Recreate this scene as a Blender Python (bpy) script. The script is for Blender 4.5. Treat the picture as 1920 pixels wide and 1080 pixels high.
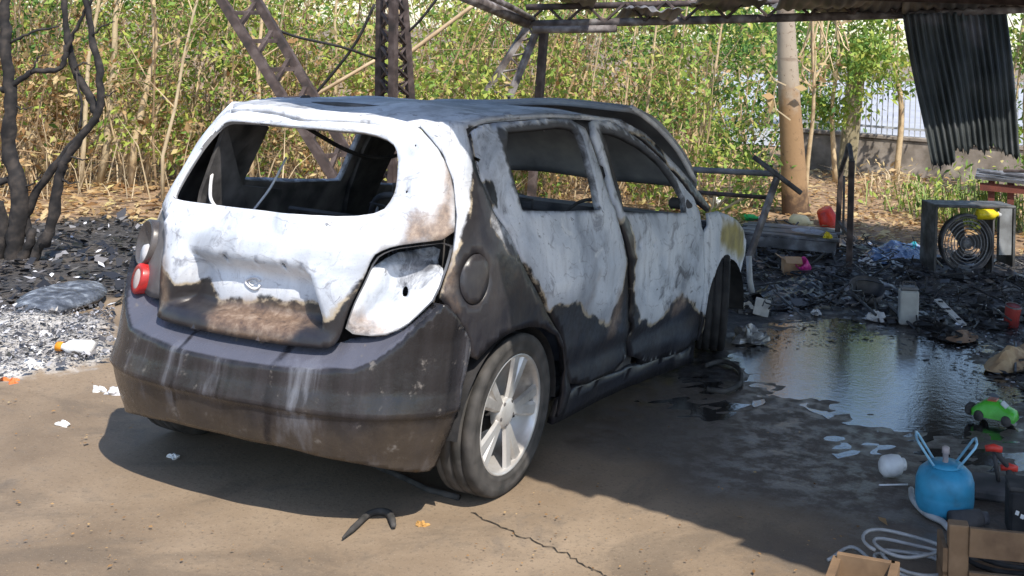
import bpy, bmesh, math, random
import numpy as np
from mathutils import Vector, Matrix, Euler
from mathutils.geometry import delaunay_2d_cdt

# ------------------------------------------------------------------ scene, camera, light
SC = bpy.context.scene
COL = SC.collection
for o in list(bpy.data.objects): bpy.data.objects.remove(o)
FPX, PCX, PCY = 2094.29, 1374.21, -199.41          # focal length and principal point for a 1920 px wide frame
CAM = np.array([3.31339, -4.2511, 1.89454])
YAW, PITCH, ROLL = -.3597, -.13195, .05589
def cam_rows():
    cy, sy, cp, sp, cr, sr = math.cos(YAW), math.sin(YAW), math.cos(PITCH), math.sin(PITCH), math.cos(ROLL), math.sin(ROLL)
    f = np.array([sy*cp, cy*cp, -sp]); r = np.array([cy, -sy, 0.]); u = np.cross(r, f)
    return np.array([cr*r+sr*u, -sr*r+cr*u, f])
CR = cam_rows()
cd = bpy.data.cameras.new('camera'); cam = bpy.data.objects.new('camera', cd); COL.objects.link(cam)
cd.sensor_width = 36; cd.lens = 36*FPX/1920; cd.clip_start = .05; cd.clip_end = 2000
cd.shift_x = -(PCX-960)/1920; cd.shift_y = (PCY-540)/1920
cam.matrix_world = Matrix(((CR[0][0], CR[1][0], -CR[2][0], CAM[0]), (CR[0][1], CR[1][1], -CR[2][1], CAM[1]),
                           (CR[0][2], CR[1][2], -CR[2][2], CAM[2]), (0, 0, 0, 1)))
SC.camera = cam

SUNV = Vector((.55, -.50, 1.0)).normalized()        # towards the sun
world = bpy.data.worlds.new('World'); SC.world = world; world.use_nodes = True
wn = world.node_tree.nodes; wl = world.node_tree.links
sky = wn.new('ShaderNodeTexSky'); sky.sky_type = 'NISHITA'; sky.sun_disc = False
sky.sun_elevation = math.asin(SUNV.z); sky.sun_rotation = math.atan2(SUNV.x, SUNV.y)
sky.air_density = 1.0; sky.dust_density = .7; sky.ozone_density = 1.3
wl.new(sky.outputs[0], wn['Background'].inputs[0]); wn['Background'].inputs[1].default_value = .14
sd = bpy.data.lights.new('sun', 'SUN'); sd.energy = 3.4; sd.angle = math.radians(.55); sd.color = (1, .93, .82)
sun = bpy.data.objects.new('sun', sd); COL.objects.link(sun)
sun.rotation_euler = (-SUNV).to_track_quat('-Z', 'Y').to_euler()
SC.view_settings.view_transform = 'Standard'; SC.view_settings.look = 'None'
SC.view_settings.gamma = 1; SC.view_settings.use_curve_mapping = False
SC.view_settings.exposure = .88

rng = np.random.default_rng(7); random.seed(7)
def ray(px, py): return np.array([(px-PCX)/FPX, -(py-PCY)/FPX, 1.]) @ CR
def G(px, py, z=0.):                                # a spot on the ground (or at height z)
    d = ray(px, py); return CAM + d*(z-CAM[2])/d[2]
def DP(px, py, dep): return CAM + ray(px, py)*dep   # a spot at a chosen distance
def depth(p): return float((np.asarray(p)-CAM) @ CR[2])

# ------------------------------------------------------------------ materials
class NT:
    def __init__(s, name):
        s.m = bpy.data.materials.new(name); s.m.use_nodes = True
        s.n = s.m.node_tree.nodes; s.l = s.m.node_tree.links; s.b = s.n['Principled BSDF']
    def node(s, t, **k):
        n = s.n.new(t)
        for a, v in k.items():
            if a.startswith('i_'):
                key = a[2:]; key = int(key) if key.isdigit() else key.replace('_', ' ')
                s.put(n.inputs[key], v)
            else: setattr(n, a, v)
        return n
    def put(s, sock, v):
        if hasattr(v, 'is_output') or isinstance(v, bpy.types.NodeSocket): s.l.new(v, sock)
        else: sock.default_value = v
    def coord(s, which='Object', scale=(1, 1, 1)):
        t = s.node('ShaderNodeTexCoord'); mp = s.node('ShaderNodeMapping'); s.l.new(t.outputs[which], mp.inputs[0])
        mp.inputs['Scale'].default_value = scale; return mp.outputs[0]
    def noise(s, scale, detail=4, rough=.55, vec=None, dist=0):
        n = s.node('ShaderNodeTexNoise'); n.inputs['Scale'].default_value = scale; n.inputs['Detail'].default_value = detail
        n.inputs['Roughness'].default_value = rough; n.inputs['Distortion'].default_value = dist
        s.l.new(vec if vec is not None else s.coord(), n.inputs['Vector']); return n.outputs[0]
    def math(s, op, a, b=0., c=0.):
        n = s.node('ShaderNodeMath', operation=op)
        s.put(n.inputs[0], a); s.put(n.inputs[1], b); s.put(n.inputs[2], c); return n.outputs[0]
    def ramp(s, fac, stops, interp='LINEAR'):
        r = s.node('ShaderNodeValToRGB'); r.color_ramp.interpolation = interp; e = r.color_ramp.elements
        while len(e) < len(stops): e.new(.5)
        for k, (p, c) in enumerate(stops):
            e[k].position = p; e[k].color = (*c, 1) if hasattr(c, '__len__') else (c, c, c, 1)
        s.l.new(fac, r.inputs[0]); return r.outputs[0]
    def mix(s, fac, a, b, mode='MIX'):
        n = s.node('ShaderNodeMix', data_type='RGBA', blend_type=mode)
        s.put(n.inputs[0], fac)
        for k, v in ((6, a), (7, b)):
            if not isinstance(v, bpy.types.NodeSocket): v = (*v, 1) if hasattr(v, '__len__') else (v, v, v, 1)
            s.put(n.inputs[k], v)
        return n.outputs[2]
    def step(s, v, lo, hi):
        n = s.node('ShaderNodeMapRange', interpolation_type='SMOOTHSTEP'); s.put(n.inputs[0], v)
        n.inputs[1].default_value = lo; n.inputs[2].default_value = hi; return n.outputs[0]
    def attr(s, name):
        n = s.node('ShaderNodeAttribute', attribute_name=name); return n.outputs['Fac']
    def bump(s, h, strength=.3, dist=.01):
        n = s.node('ShaderNodeBump'); n.inputs['Strength'].default_value = strength; n.inputs['Distance'].default_value = dist
        s.l.new(h, n.inputs['Height']); s.l.new(n.outputs[0], s.b.inputs['Normal'])
    def out(s, color=None, rough=None, metal=None, spec=None, coat=None):
        for k, v in (('Base Color', color), ('Roughness', rough), ('Metallic', metal), ('Specular IOR Level', spec), ('Coat Weight', coat)):
            if v is not None:
                if k == 'Base Color' and not isinstance(v, bpy.types.NodeSocket): v = (*v, 1)
                s.put(s.b.inputs[k], v)
        return s.m
MATS = {}
def simple(name, c1, c2=None, scale=12, rough=.7, metal=0., bump=.15, detail=5, spec=.4, c3=None, lo=.35, hi=.65, trans=0., dist=.004):
    if name in MATS: return MATS[name]
    t = NT(name); c2 = c2 or tuple(v*.6 for v in c1)
    n = t.noise(scale, detail)
    stops = [(lo, c1), (hi, c2)] if c3 is None else [(lo, c1), ((lo+hi)/2, c2), (hi, c3)]
    col = t.ramp(n, stops)
    n2 = t.noise(scale*4, 3)
    t.out(col, t.ramp(n2, [(.3, max(0, rough-.12)), (.7, min(1, rough+.12))]), metal, spec)
    if bump: t.bump(t.noise(scale*3, 6), bump, dist)
    if trans: t.b.inputs['Transmission Weight'].default_value = trans
    MATS[name] = t.m; return t.m

def make_body_material(name, soot=.0, patch=None):
    t = NT(name)
    co = t.coord()
    nA = t.noise(2.6, 3, .5, co, .4); nB = t.noise(10, 6, .6, co, .3); n2 = t.noise(38, 4, .6, co)
    b = t.math('ADD', t.attr('burn'), t.math('MULTIPLY', t.math('SUBTRACT', nA, .5), .20))
    b = t.math('ADD', b, t.math('MULTIPLY', t.math('SUBTRACT', nB, .5), .075))
    streak = t.noise(1, 5, .6, t.coord('Object', (17, 17, 1.2)))
    paint = t.mix(t.step(streak, .42, .68), (.018, .0175, .023), (.032, .030, .034))
    paint = t.mix(t.math('MULTIPLY', t.step(t.noise(4, 7, .7, co), .45, .8), .5), paint, (.062, .054, .048))
    m1 = t.noise(2.4, 7, .60, co, .9); m2 = t.noise(6, 8, .68, co, 1.2)
    ash = t.ramp(m1, [(.30, (.30, .33, .39)), (.42, (.52, .56, .63)), (.53, (.66, .69, .75)), (.68, (.78, .80, .84))])
    ash = t.mix(t.math('MULTIPLY', t.step(m2, .55, .66), .7), ash, (.21, .22, .26)); ash = t.mix(t.math('MULTIPLY', t.step(t.noise(7, 9, .7, co, 2.2), .62, .68), .8), ash, (.05, .05, .06))
    ash = t.mix(t.math('MULTIPLY', t.step(streak, .50, .74), .40), ash, (.36, .36, .39))
    ash = t.mix(t.math('MULTIPLY', t.step(t.noise(5, 6, .6, co, 1.5), .60, .72), .55), ash, (.84, .84, .85))
    # pale heat rings in places
    ring = t.math('PINGPONG', t.math('ADD', b, .003), .035); rm_ = t.math('MULTIPLY', t.math('SUBTRACT', 1, t.step(ring, .001, .005)), t.step(m2, .46, .56))
    ash = t.mix(t.math('MULTIPLY', rm_, .5), ash, (.22, .22, .25))
    fine = t.noise(95, 3, .6, co); ash = t.mix(t.math('MULTIPLY', t.step(fine, .62, .72), .20), ash, (.27, .20, .155))
    ash = t.mix(t.math('MULTIPLY', t.step(t.noise(140, 2, .5, co), .64, .70), .22), ash, (.09, .085, .09))
    ash = t.mix(t.math('MULTIPLY', t.math('SUBTRACT', 1, t.step(b, .0, .11)), .35), ash, (.19, .19, .215))
    # scorched transition: soot, then tan primer, then ash
    col = t.mix(t.step(b, -.10, -.02), paint, (.022, .020, .022))
    prim = t.math('MULTIPLY', t.step(b, -.016, -.004), t.step(nB, .42, .56))
    col = t.mix(prim, col, (.36, .30, .22))
    col = t.mix(t.step(b, -.004, .014), col, ash)
    rc = t.ramp(t.noise(24, 9, .75, co), [(.34, (.075, .05, .04)), (.5, (.19, .125, .085)), (.66, (.33, .25, .19))]) if patch is None else t.ramp(nB, [(.35, patch), (.65, tuple(v*.55 for v in patch))])
    rm = t.step(t.math('ADD', t.attr('rust'), t.math('ADD', t.math('MULTIPLY', t.math('SUBTRACT', nA, .5), .16), t.math('MULTIPLY', t.math('SUBTRACT', nB, .5), .10))), -.03, .06)
    col = t.mix(t.math('MULTIPLY', rm, .9), col, rc)
    sm = t.step(t.math('ADD', t.attr('soot'), t.math('MULTIPLY', t.math('SUBTRACT', m2, .5), 1.0)), .22, .62)
    col = t.mix(t.math('MULTIPLY', sm, .9), col, (.035, .035, .040))
    if soot:
        col = t.mix(t.math('MULTIPLY', t.step(t.noise(2.2, 7, .65, t.coord('Object', (1.6, .7, 1))), .40, .62), soot), col, (.05, .055, .065))
    x = t.step(b, -.01, .03)
    rough = t.mix(x, t.ramp(n2, [(.35, .28), (.7, .50)]), (.70,)*3)
    t.out(col, rough, 0., .5)
    t.bump(t.math('ADD', t.math('MULTIPLY', n2, .6), t.math('ADD', t.math('MULTIPLY', m2, 1.2), t.math('MULTIPLY', x, .5))), .22, .005)
    MATS[name] = t.m; return t.m
BODY = make_body_material('burnt_body_panel')
FENDM = make_body_material('burnt_fender_panel', 0., (.42, .33, .07))
ROOFM = make_body_material('burnt_roof_panel', .42)
SOOT = simple('sooted_steel', (.030, .029, .032), (.085, .08, .08), 7, .75, 0, .3, c3=(.15, .14, .14))
SOOTL = simple('sooted_grey_steel', (.085, .085, .095), (.17, .17, .18), 4, .62, 0, .25, c3=(.26, .26, .27))
BLACK = simple('char_black', (.012, .012, .013), (.035, .033, .034), 14, .8, 0, .5)
RUBBER = simple('dusty_rubber', (.030, .029, .028), (.080, .074, .070), 14, .85, 0, .4)
ALLOY = simple('dusty_alloy', (.60, .59, .58), (.44, .42, .40), 7, .42, .45, .15, c3=(.20, .18, .17), lo=.4, hi=.8)
GALV = simple('bare_burnt_steel', (.74, .74, .75), (.50, .50, .53), 8, .6, .0, .25, c3=(.35, .27, .2), hi=.78)
RUSTY = simple('rusty_frame_steel', (.030, .024, .023), (.062, .044, .040), 10, .75, 0, .35, c3=(.11, .085, .08))
RUSTG = simple('rusty_grey_steel', (.055, .046, .045), (.13, .11, .105), 8, .7, 0, .3, c3=(.27, .25, .245))

def bumper_material():
    t = NT('heat_streaked_bumper'); co = t.coord()
    st = t.noise(1, 5, .6, t.coord('Object', (9, 9, .55))); st2 = t.noise(1, 4, .6, t.coord('Object', (26, 26, .7)))
    col = t.ramp(st, [(.30, (.012, .0115, .013)), (.46, (.024, .0225, .025)), (.58, (.036, .033, .037)), (.70, (.15, .155, .18))])
    col = t.mix(t.step(st2, .62, .72), col, (.014, .013, .015))
    z = t.node('ShaderNodeSeparateXYZ'); t.l.new(t.coord(), z.inputs[0])
    mud = t.step(t.math('ADD', t.math('MULTIPLY', z.outputs[2], -1), t.math('MULTIPLY', t.noise(5, 6, .6, co), .3)), -.30, -.16)
    col = t.mix(t.math('MULTIPLY', mud, t.math('MULTIPLY', t.noise(7, 7, .7, co), 1.1)), col, (.085, .066, .050))
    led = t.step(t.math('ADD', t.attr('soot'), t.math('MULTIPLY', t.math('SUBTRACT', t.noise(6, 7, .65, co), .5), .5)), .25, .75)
    col = t.mix(t.math('MULTIPLY', led, .75), col, (.105, .11, .145))  # grey-blue sky light on the bumper ledge, put into the colour
    for xi, w_ in ((-.46, .022), (-.22, .008), (.24, .014)):
        dx = t.math('ABSOLUTE', t.math('SUBTRACT', t.math('ADD', z.outputs[0], t.math('MULTIPLY', t.math('SUBTRACT', t.noise(3, 5, .6, co), .5), .09)), xi))
        col = t.mix(t.math('MULTIPLY', t.math('SUBTRACT', 1, t.step(dx, w_*.4, w_*1.9)), t.step(t.noise(4, 6, .6, co), .40, .58)), col, (.014, .013, .016))
    col = t.mix(t.step(t.noise(14, 7, .7, co), .60, .72), col, (.16, .145, .135))
    t.out(col, t.ramp(t.noise(20, 4, .6, co), [(.3, .16), (.7, .36)]), 0, .5)
    t.b.inputs['Specular IOR Level'].default_value = .38; t.bump(t.math('ADD', t.noise(30, 4, .6, co), t.math('MULTIPLY', t.noise(5, 5, .6, co), 3)), .2, .006); MATS['bumper'] = t.m; return t.m
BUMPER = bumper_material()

# ------------------------------------------------------------------ object helpers
def tag(o, label=None, cat=None, group=None, kind=None):
    if label: o['label'] = label
    if cat: o['category'] = cat
    if group: o['group'] = group
    if kind: o['kind'] = kind
    return o
def link(name, data, parent=None, loc=None):
    o = bpy.data.objects.new(name, data); COL.objects.link(o)
    if parent is not None: o.parent = parent
    if loc is not None: o.location = loc
    return o
def empty(name, loc=(0, 0, 0), rz=0., label=None, cat=None, group=None):
    o = link(name, None, None, tuple(float(v) for v in loc)); o.rotation_euler = (0, 0, rz)
    o.empty_display_size = .1
    return tag(o, label, cat, group)
def mesh(name, verts, faces, mats, parent=None, smooth=False, loc=None):
    me = bpy.data.meshes.new(name); me.from_pydata([tuple(map(float, v)) for v in verts], [], [tuple(map(int, f)) for f in faces]); me.update()
    for m in (mats if isinstance(mats, (list, tuple)) else [mats]): me.materials.append(m)
    if smooth: me.polygons.foreach_set('use_smooth', [True]*len(me.polygons))
    return link(name, me, parent, None if loc is None else tuple(float(v) for v in loc))
class MB:
    def __init__(s): s.v = []; s.f = []
    def add(s, v, f):
        o = len(s.v); s.v += [tuple(map(float, q)) for q in v]; s.f += [tuple(i+o for i in g) for g in f]; return s
    def box(s, c, size, rot=(0, 0, 0), bev=.0, taper=1.):
        x, y, z = [v/2 for v in size]; R = Euler(rot).to_matrix(); c = Vector([float(q) for q in c])
        b = min(bev, .45*min(size))
        if b <= 0:
            vs = [(-x, -y, -z), (x, -y, -z), (x, y, -z), (-x, y, -z), (-x*taper, -y*taper, z), (x*taper, -y*taper, z), (x*taper, y*taper, z), (-x*taper, y*taper, z)]
            fs = [(0, 3, 2, 1), (4, 5, 6, 7), (0, 1, 5, 4), (1, 2, 6, 5), (2, 3, 7, 6), (3, 0, 4, 7)]
        else:
            def ring(k, zz): X = x*k[1]-k[0]; Y = y*k[1]-k[0]; return [(-X, -Y, zz), (X, -Y, zz), (X, Y, zz), (-X, Y, zz)]
            def oct_(zz, q, t):
                X, Y = x*t-q, y*t-q; c_ = b
                return [(-X+c_, -Y, zz), (X-c_, -Y, zz), (X, -Y+c_, zz), (X, Y-c_, zz), (X-c_, Y, zz), (-X+c_, Y, zz), (-X, Y-c_, zz), (-X, -Y+c_, zz)]
            rows = [oct_(-z, b*.7, 1), oct_(-z+b, 0, 1), oct_(z-b, 0, taper), oct_(z, b*.7, taper)]
            vs = sum(rows, []); fs = [tuple(range(7, -1, -1)), tuple(range(24, 32))]
            for r in range(3):
                for k in range(8): fs.append((r*8+k, r*8+(k+1) % 8, r*8+8+(k+1) % 8, r*8+8+k))
        return s.add([R @ Vector(q)+c for q in vs], fs)
    def tube(s, pts, rad, n=6, cap=True):
        pts = [Vector([float(q) for q in p]) for p in pts]; rr = rad if hasattr(rad, '__len__') else [rad]*len(pts)
        up = Vector((0, 0, 1)); vs = []; fs = []
        d0 = (pts[1]-pts[0]).normalized(); a = d0.orthogonal().normalized() if abs(d0.z) > .9 else d0.cross(up).normalized()
        for i, p in enumerate(pts):
            d = (pts[min(i+1, len(pts)-1)]-pts[max(i-1, 0)]).normalized()
            a = (a-d*a.dot(d)); a = a.normalized() if a.length > 1e-6 else d.orthogonal().normalized()
            bb = d.cross(a)
            for k in range(n):
                t = 2*math.pi*(k+.5)/n; vs.append(p+(a*math.cos(t)+bb*math.sin(t))*rr[i])
        for i in range(len(pts)-1):
            for k in range(n): fs.append((i*n+k, i*n+(k+1) % n, (i+1)*n+(k+1) % n, (i+1)*n+k))
        if cap: fs += [tuple(range(n-1, -1, -1)), tuple(range((len(pts)-1)*n, len(pts)*n))]
        return s.add(vs, fs)
    def lathe(s, prof, n=24, M=Matrix.Identity(4), cap=True):
        vs = []; fs = []
        for r, z in prof:
            for k in range(n): t = 2*math.pi*k/n; vs.append(M @ Vector((r*math.cos(t), r*math.sin(t), z)))
        for i in range(len(prof)-1):
            for k in range(n): fs.append((i*n+k, i*n+(k+1) % n, (i+1)*n+(k+1) % n, (i+1)*n+k))
        if cap: fs += [tuple(range(n-1, -1, -1)), tuple(range((len(prof)-1)*n, len(prof)*n))]
        return s.add(vs, fs)
    def bar(s, a, b, w, h=None):
        a = Vector([float(q) for q in a]); b = Vector([float(q) for q in b]); h = h or w
        d = (b-a); L = d.length; q = d.to_track_quat('X', 'Z')
        e = q.to_euler(); return s.box((a+b)/2, (L, w, h), e)
    def build(s, name, mat, parent=None, smooth=False, loc=None): return mesh(name, s.v, s.f, mat, parent, smooth, loc)
def jitter_tube(pts, n=4, amp=.02):
    out = []; pts = [np.asarray(p, float) for p in pts]
    for a, b in zip(pts[:-1], pts[1:]):
        for k in range(n): out.append(a+(b-a)*k/n+rng.normal(0, amp, 3)*(k > 0))
    out.append(pts[-1]); return out
def spline(pts, n=6):
    p = [np.asarray(q, float) for q in pts]; p = [2*p[0]-p[1]]+p+[2*p[-1]-p[-2]]; out = []
    for i in range(1, len(p)-2):
        for k in range(n):
            t = k/n; out.append(.5*((2*p[i])+(-p[i-1]+p[i+1])*t+(2*p[i-1]-5*p[i]+4*p[i+1]-p[i+2])*t*t+(-p[i-1]+3*p[i]-3*p[i+1]+p[i+2])*t**3))
    out.append(p[-2]); return out

# ------------------------------------------------------------------ 2D polygon tools
def inside(poly, X):
    poly = np.asarray(poly, float); x, y = X[:, 0], X[:, 1]; r = np.zeros(len(X), bool)
    for (x0, y0), (x1, y1) in zip(poly, np.roll(poly, -1, 0)):
        c = ((y0 > y) != (y1 > y)); den = (y1-y0) if y1 != y0 else 1e-12
        r ^= c & (x < (x1-x0)*(y-y0)/den+x0)
    return r
def sdf(poly, X):
    X = np.asarray(X, float); poly = np.asarray(poly, float); d = np.full(len(X), 1e9)
    for a, b in zip(poly, np.roll(poly, -1, 0)):
        e = b-a; t = np.clip(((X-a) @ e)/(e @ e+1e-12), 0, 1); d = np.minimum(d, np.linalg.norm(X-a-t[:, None]*e, axis=1))
    return np.where(inside(poly, X), d, -d)
def chaikin(poly, it=2):
    p = np.asarray(poly, float)
    for _ in range(it):
        q = np.roll(p, -1, 0); p = np.stack([.75*p+.25*q, .25*p+.75*q], 1).reshape(-1, 2)
    return p
def resample(poly, step):
    out = []
    for a, b in zip(poly, np.roll(poly, -1, 0)):
        n = max(1, int(np.ceil(np.linalg.norm(b-a)/step)))
        for k in range(n): out.append(a+(b-a)*k/n)
    out = np.array(out); keep = [0]
    for i in range(1, len(out)):
        if np.linalg.norm(out[i]-out[keep[-1]]) > step*.3: keep.append(i)
    return out[keep]
def triangulate(outer, holes, res):
    loops = [resample(np.asarray(outer), res*.8)]+[resample(np.asarray(h), res*.8) for h in holes]
    lo = loops[0].min(0); hi = loops[0].max(0)
    gx, gy = np.meshgrid(np.arange(lo[0], hi[0], res), np.arange(lo[1], hi[1], res*.87)); gx[::2] += res/2
    g = np.stack([gx.ravel(), gy.ravel()], 1); ok = sdf(loops[0], g) > res*.5
    for h in loops[1:]: ok &= sdf(h, g) < -res*.5
    g = g[ok]; vs = np.concatenate(loops+[g]); ed = []; k = 0
    for L in loops:
        n = len(L); ed += [(k+i, k+(i+1) % n) for i in range(n)]; k += n
    r = delaunay_2d_cdt([Vector(v) for v in vs], ed, [], 0, 1e-6)
    V = np.array([tuple(v) for v in r[0]]); F = np.array([f for f in r[2] if len(f) == 3])
    c = V[F].mean(1); ok = inside(loops[0], c)
    for h in loops[1:]: ok &= ~inside(h, c)
    F = F[ok]; e1 = V[F[:, 1]]-V[F[:, 0]]; e2 = V[F[:, 2]]-V[F[:, 0]]; neg = (e1[:, 0]*e2[:, 1]-e1[:, 1]*e2[:, 0]) < 0
    F[neg] = F[neg][:, ::-1]
    return V, F

# ------------------------------------------------------------------ the car's outer surface: s runs round the tail from its middle, z up
YC, KS = 0., .95; S0 = KS*math.pi/2
ZW = [.15, .25, .35, .5, .65, .80, .95, 1.05, 1.2, 1.35, 1.45, 1.55]; XW = [.80, .825, .845, .857, .864, .862, .842, .81, .755, .695, .645, .56]
ZY = [.15, .22, .35, .5, .62, .8, .95, 1.1, 1.3, 1.46, 1.55]; YR = [-.62, -.645, -.68, -.69, -.675, -.672, -.65, -.595, -.50, -.41, -.34]
def smth(z, X, Y): return sum(np.interp(z+d, X, Y)*w for d, w in ((-.06, .15), (-.03, .2), (0, .3), (.03, .2), (.06, .15)))
def SURF(s, z, off=None):
    s = np.asarray(s, float); z = np.asarray(z, float)
    a = smth(z, ZW, XW); yr = smth(z, ZY, YR); sg = np.where(s < 0, -1., 1.); q = np.abs(s)
    phi = np.clip(q/KS, 0, np.pi/2); NS = np.interp(z, [.3, .9, 1.3], [2.9, 2.9, 3.8])
    r = (np.sin(phi)**NS+np.cos(phi)**NS)**(-1/NS); u = np.sin(phi)*r; v = np.cos(phi)*r
    y = YC-(YC-yr)*v+np.clip(q-S0, 0, None)
    x = a*u*(1-.16*np.clip((y-1.9)/1.3, 0, 1)**2.2)*sg
    pt = np.stack([x, y, z+0*x], -1)
    if off is not None:
        e = 1e-3; n = np.cross(SURF(s+e, z)-SURF(s-e, z), SURF(s, z+e)-SURF(s, z-e))
        n /= np.linalg.norm(n, axis=-1, keepdims=True)+1e-12; pt = pt+n*np.asarray(off)[..., None]
    return pt
def ellipse(c, a, b, n=20, rot=0):
    t = np.linspace(0, 2*np.pi, n, endpoint=False); x = a*np.cos(t); y = b*np.sin(t)
    return np.stack([c[0]+x*math.cos(rot)-y*math.sin(rot), c[1]+x*math.sin(rot)+y*math.cos(rot)], 1)
def panel(name, outer, holes, mats, parent, off=0., burn=None, rust=None, soot_or_lightf=None, res=.03, thick=.022, flip=False, warp=.0045):
    V, F = triangulate(outer, holes, res)
    o = off(V) if callable(off) else np.full(len(V), off)
    o = o+warp*(np.sin(V[:, 0]*9.3+V[:, 1]*4.1)+np.sin(V[:, 0]*4.2-V[:, 1]*11+1.7)+.6*np.sin(V[:, 0]*21+V[:, 1]*13+.5)+.5*np.sin(V[:, 0]*17-V[:, 1]*26))*.5
    pt = SURF(V[:, 0], V[:, 1], o)
    if flip: pt[:, 0] *= -1; F = F[:, ::-1]
    ob = mesh(name, pt, F, mats, parent, True)
    for an, fn, d in (('burn', burn, -.2), ('rust', rust, -.3), ('soot', soot_or_lightf, 0.)):  # third field holds real soot, plus painted recess shade and ledge sky light
        at = ob.data.attributes.new(an, 'FLOAT', 'POINT'); at.data.foreach_set('value', np.asarray(fn(V) if fn else np.full(len(V), d), np.float32))
    if thick:
        m = ob.modifiers.new('thickness', 'SOLIDIFY'); m.thickness = thick; m.offset = -1; m.material_offset = 1; m.material_offset_rim = 0; m.use_quality_normals = True
    return ob
def wall(name, loop, o0, o1, mat, parent, flip=False):
    L = resample(np.asarray(loop), .025); n = len(L)
    a = SURF(L[:, 0], L[:, 1], np.full(n, o0)); b = SURF(L[:, 0], L[:, 1], np.full(n, o1))
    v = np.concatenate([a, b])
    if flip: v[:, 0] *= -1
    return mesh(name, v, [(i, (i+1) % n, n+(i+1) % n, n+i) for i in range(n)], mat, parent, True)
def P1(s, z, off=0.): return SURF(np.array([s]), np.array([z]), np.array([off]))[0]
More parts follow.
